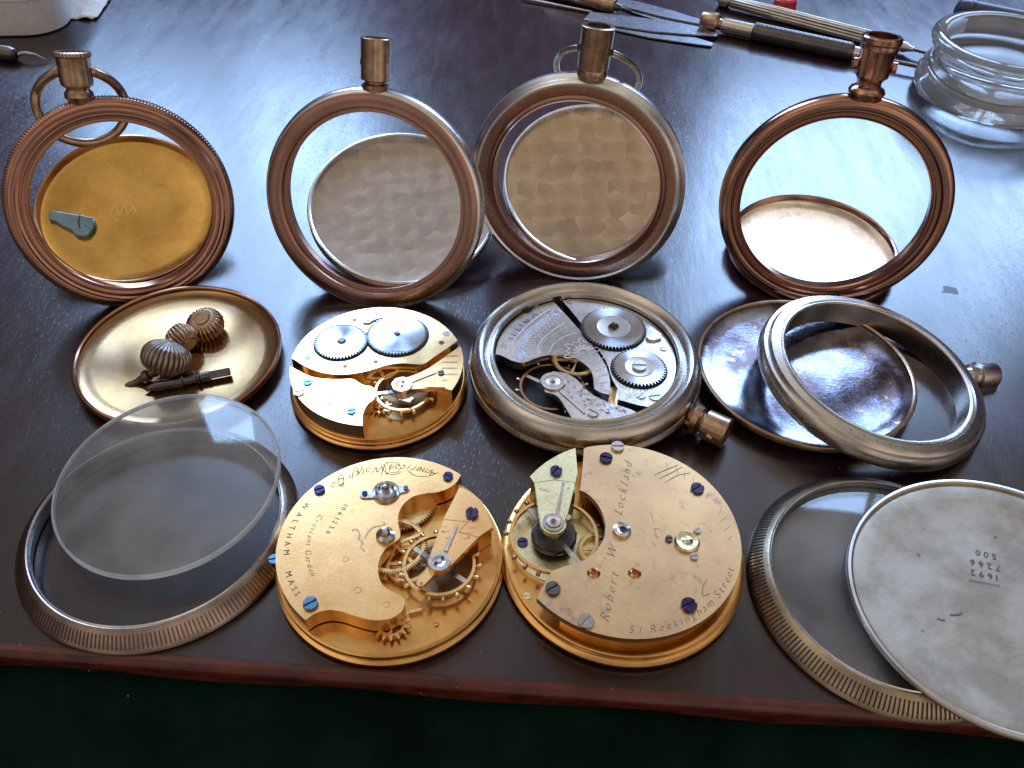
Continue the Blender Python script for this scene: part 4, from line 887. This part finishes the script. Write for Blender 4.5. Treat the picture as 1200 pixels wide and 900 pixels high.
# ------------------------------------------------------------------ ribbed bezel with glass, matt case back on it
FI=Fr((7.12,8.78,0))
b=thing('ribbed_ring','bezel with its glass and ribbed brass edge, partly under the pale stamped case back','bezel',(7.12,8.78,0))
br=ribbed(b,FI,2.20,2.60,.40,metal('brass nickel bezel',(.42,.35,.24),.34,(.28,.22,.15),2.,bump=.05),SILVB,208)
part('glass',MB().lathe(dome(2.21,.13,.08),160),CRYSB,b,Fr((7.12,8.78,.27)),ang=40)
FJ=Fr((8.80,8.26,.66),el=3.0,az=-100)
cb=thing('watch_back_shell','large pale matt case back stamped with upside-down numbers, resting on the ribbed bezel','case back',(8.8,8.26,0))
pr=dish_prof(2.66,.07,.06)
o=part('outer_shell',MB().lathe(pr[4:],160),NICKW,cb,FJ); ins=part('inside_face',MB().lathe(pr[:5],160),CASEW,cb,FJ)
mb=MB(); Z=-.048
def j_(x,y): return FJ.px(1110+x/9,620+y/9,-.055)
text_line(mb,'500',j_(520,268),j_(262,208),.185,Z,gap=.22); text_line(mb,'7266',j_(565,390),j_(205,310),.185,Z,gap=.22); text_line(mb,'1692',j_(550,492),j_(205,415),.185,Z,gap=.22)
text_line(mb,'IIIIIIIIIIIIIIIIIIIIII',j_(555,590),j_(235,525),.075,Z,gap=.02)
part('stamped_number',mb,ENGL,ins,FJ,flat=True)
mb=MB(); random.seed(9)
for (x,y,l,a) in ((1073,562+55,12,.3),(1098,724,10,.2),(1113,720,16,-.2),(1075,648,5,1),(1049,746,3,0),(1165,628,2,0),(1080,738,2,1)):
    p=FJ.px(x,y,-.05); q=FJ.px(x+l*cos(a),y+l*sin(a),-.05); mb.rib(smooth([p,((p[0]+q[0])/2+.02,(p[1]+q[1])/2+.02),q],4),.03,-.042)
part('scratch_mark',mb,metal('grey scratch',(.25,.23,.2),.5,bump=0),ins,FJ,flat=True)
# ------------------------------------------------------------------ glass dish, top right
gp=W(1178,132,0); GX=gp.x+.0; GY=gp.y+1.3
gd=thing('glass_dish','thick clear moulded glass ring dish behind the rose gold case','glass dish',(GX,GY,0))
RG=2.75
part('glass_body',MB().lathe([(0,.25),(1.5,.25),(1.95,.32),(2.08,.6),(2.12,1.5),(2.16,1.95),(2.26,2.02),(2.42,2.05),(2.60,1.98),(2.66,1.85),(2.62,1.68),(2.46,1.52),(2.42,1.30),(2.46,1.05),(2.60,.90),(2.72,.65),(2.75,.40),(2.68,.12),(2.5,.0),(2.2,.0),(1.9,.12),(0,.12)],128),GLASS,gd,Fr((GX,GY,0)),ang=60)
# ------------------------------------------------------------------ tools at the far side
def shaft(name,par,fr,prof,mat,rf=None,seg=32): return part(name,MB().lathe(prof,seg,rf=rf),mat,par,fr)
a=W(822,24,.32); b=W(1010,64,.28); f,l_=axis(a,b); t=thing('screwdriver','dark knurled screwdriver with brass swivel cap and long thin blade','screwdriver',a)
shaft('swivel_cap',t,f,[(0,0),(.36,.02),(.40,.08),(.40,.62),(.34,.70),(.22,.72),(.2,.9)],PEND)
shaft('ferrule',t,f,[(.20,.85),(.27,.88),(.29,1.1),(.28,2.0),(.29,2.1)],NICK)
k=shaft('knurled_grip',t,f,[(.29,2.1),(.34,2.15)]+[(.34,2.15+i*(l_-2.6)/40) for i in range(1,41)]+[(.25,l_-.3)],DSTEEL,rf=lambda r,z,a,j:r+.018*cos(20*a+j*PI),seg=120)
e=W(1040,70,.26); shaft('chuck',t,f,[(.25,l_-.3),(.25,l_-.05),(.21,l_),(.21,l_+.9),(.15,l_+1.0)],SILV)
shaft('blade',t,f,[(.075,l_+.8),(.07,l_+3.0),(0,l_+3.05)],DSTEEL)
a=W(843,-2,.30); b=W(1040,50,.26); f,l_=axis(a,b); t=thing('screwdriver','slim fluted steel screwdriver lying behind the dark knurled one','screwdriver',a)
shaft('swivel_cap',t,f,[(0,0),(.26,.02),(.32,.1),(.30,.45),(.18,.55)],NICK)
shaft('fluted_grip',t,f,[(.18,.5),(.23,.6),(.24,2.4),(.25,2.5),(.25,l_-.5),(.2,l_-.3)],NICKW,rf=lambda r,z,a,j:r+(.02*cos(14*a) if j>1 else 0),seg=112)
shaft('chuck',t,f,[(.2,l_-.3),(.22,l_-.1),(.19,l_+.7),(.1,l_+.9),(.1,l_+1.0)],SILV)
shaft('blade',t,f,[(.06,l_+.9),(.06,l_+3.0),(0,l_+3.0)],DSTEEL)
# brass handled tool and needle
a=W(640,-12,.3); b=W(722,8,.3); f,l_=axis(a,b); t=thing('pin_vise','brass handled pin tool pointing towards the tweezers','pin tool',a)
shaft('handle',t,f,[(.0,0),(.20,.02),(.28,.2),(.30,l_-.3),(.26,l_-.05),(.16,l_)],PEND); shaft('tip',t,f,[(.16,l_),(.12,l_+.2),(.06,l_+.3),(.05,l_+.7),(0,l_+.75)],DSTEEL)
a=W(612,-2,.1); b=W(694,14,.08); t=tag(part('steel_needle',MB().tube([a,b],[.07,.04],10),STEEL,None,Fr((0,0,0))),'thin bright steel needle lying beside the brass pin tool','needle')
def tweezer(label,p0,p1,p2,wd,z=.1):
    o=thing('tweezers',label,'tweezers',W(*p1,0),'dark steel tweezers')
    A=W(*p0,z);B=W(*p1,z);C=W(*p2,z)
    for s_,dz in ((1,.0),(-1,.16)):
        mb=MB(); d=(B-A).normalized(); nrm=Vector((-d.y,d.x,0))
        P=[]; 
        prof=((0,.25),(.12,.5),(.45,1.),(.8,1.),(1,.7))
        top=[A+(B-A)*t+nrm*wd*k*.5+nrm*s_*wd*.35*(1-t) for t,k in prof]; bot=[A+(B-A)*t-nrm*wd*k*.5+nrm*s_*wd*.35*(1-t) for t,k in prof]
        mb.ext([(p.x,p.y) for p in (bot+top[::-1])],.03+dz*.5,.09+dz*.5); part('arm',mb,metal('tweezer steel',(.42,.46,.52),.3,bump=.04),o,Fr((0,0,0)),bevel=.01)
    return o
tweezer('flat grey steel tweezers lying open nearest the silver case pendant',(838,47),(688,20),(0,0),1.15)
tweezer('narrow dark tweezers lying behind the flat grey pair',(832,34),(722,2),(0,0),.8)
# red, black and blue things at the far edge
p=W(920,4,.3); t=tag(part('red_plug',MB().lathe([(0,.55),(.35,.55),(.45,.48),(.5,.1),(.55,.0),(0,.0)],32),REDP,None,Fr((p.x,p.y,0))),'small red plastic cap at the far end of the screwdrivers','cap')
a=W(1118,10,.45); b=W(1215,30,.45); f,l_=axis(a,b); t=thing('marker_pen','dark blue rounded handle lying behind the glass dish','handle',a)
shaft('grip',t,f,[(0,0),(.25,.05),(.42,.2),(.46,.4),(.45,l_)],BLUPL); shaft('end_ring',t,f,[(.462,.6),(.475,.62),(.475,.75),(.46,.77)],BLACK)
# white container, paper, small tool at the left
p=W(0,10,1.2); mb=MB(); 
def rr(w_,h_,r,n=8):
    o=[]
    for cx,cy,a0 in ((w_-r,h_-r,0),(-w_+r,h_-r,90),(-w_+r,-h_+r,180),(w_-r,-h_+r,270)):
        for i in range(n+1): a=rad(a0+90*i/n); o.append((cx+r*cos(a),cy+r*sin(a)))
    return o
q0=W(40,33,0)
ct=thing('plastic_container','white plastic container cut off by the picture corner, beside the paper','container',(q0.x-1.9,q0.y+1.5,0))
fc_=Fr((q0.x-1.9,q0.y+1.5,0),Matrix.Rotation(.12,3,'Z'))
mb=MB(); lv=[(0,.90),(.06,.97),(.5,1.0),(1.35,1.03)]; R0=rr(3,2.6,1.3); n0=len(R0)
vs=[];fs=[]
for z,k in lv: vs+=[(x*k,y*k,z) for x,y in R0]
for j in range(len(lv)-1):
    for i in range(n0): fs.append((j*n0+i,j*n0+(i+1)%n0,(j+1)*n0+(i+1)%n0,(j+1)*n0+i))
mb.add(vs,fs); part('tub',mb,PLAST,ct,fc_)
part('container_lid',MB().ext([(x*1.05,y*1.05) for x,y in R0],1.35,1.5),PLAST,ct,fc_,bevel=.05)
mb=MB(); vs=[];fs=[]; random.seed(4)
c4=[W(48,23,0),W(113,24,0),W(140,-14,0),W(60,-14,0)]; NG=14
for i in range(NG+1):
    for j in range(NG+1):
        u,v=i/NG,j/NG; P=(c4[0]*(1-u)+c4[1]*u)*(1-v)+(c4[3]*(1-u)+c4[2]*u)*v
        vs.append((P.x+random.uniform(-.02,.02),P.y,.03+.09*random.random()*(.4+abs(sin(u*5+v*7)))))
for i in range(NG):
    for j in range(NG): fs.append((i*(NG+1)+j,(i+1)*(NG+1)+j,(i+1)*(NG+1)+j+1,i*(NG+1)+j+1))
mb.add(vs,fs); o=part('paper_scrap',mb,PAPER,None,Fr((0,0,0)),ang=20); sm=o.modifiers.new('thick','SOLIDIFY'); sm.thickness=.012; tag(o,'crumpled off-white paper scrap beside the white container','paper')
a=W(-20,58,.25); b=W(20,64,.25); f,l_=axis(a,b); t=thing('pin_vise','small steel pin tool with bent needle tip poking in beside the coin edge case','pin tool',a)
shaft('handle',t,f,[(0,0),(.26,.02),(.26,l_-.25),(.2,l_-.05),(.1,l_)],DSTEEL)
pts=[W(18,64,.22),W(30,62,.3),(W(42,64,.25)),W(54,70,.1)]; part('needle_tip',MB().tube(pts,[.09,.07,.05,.02],10),STEEL,t,Fr((0,0,0)))
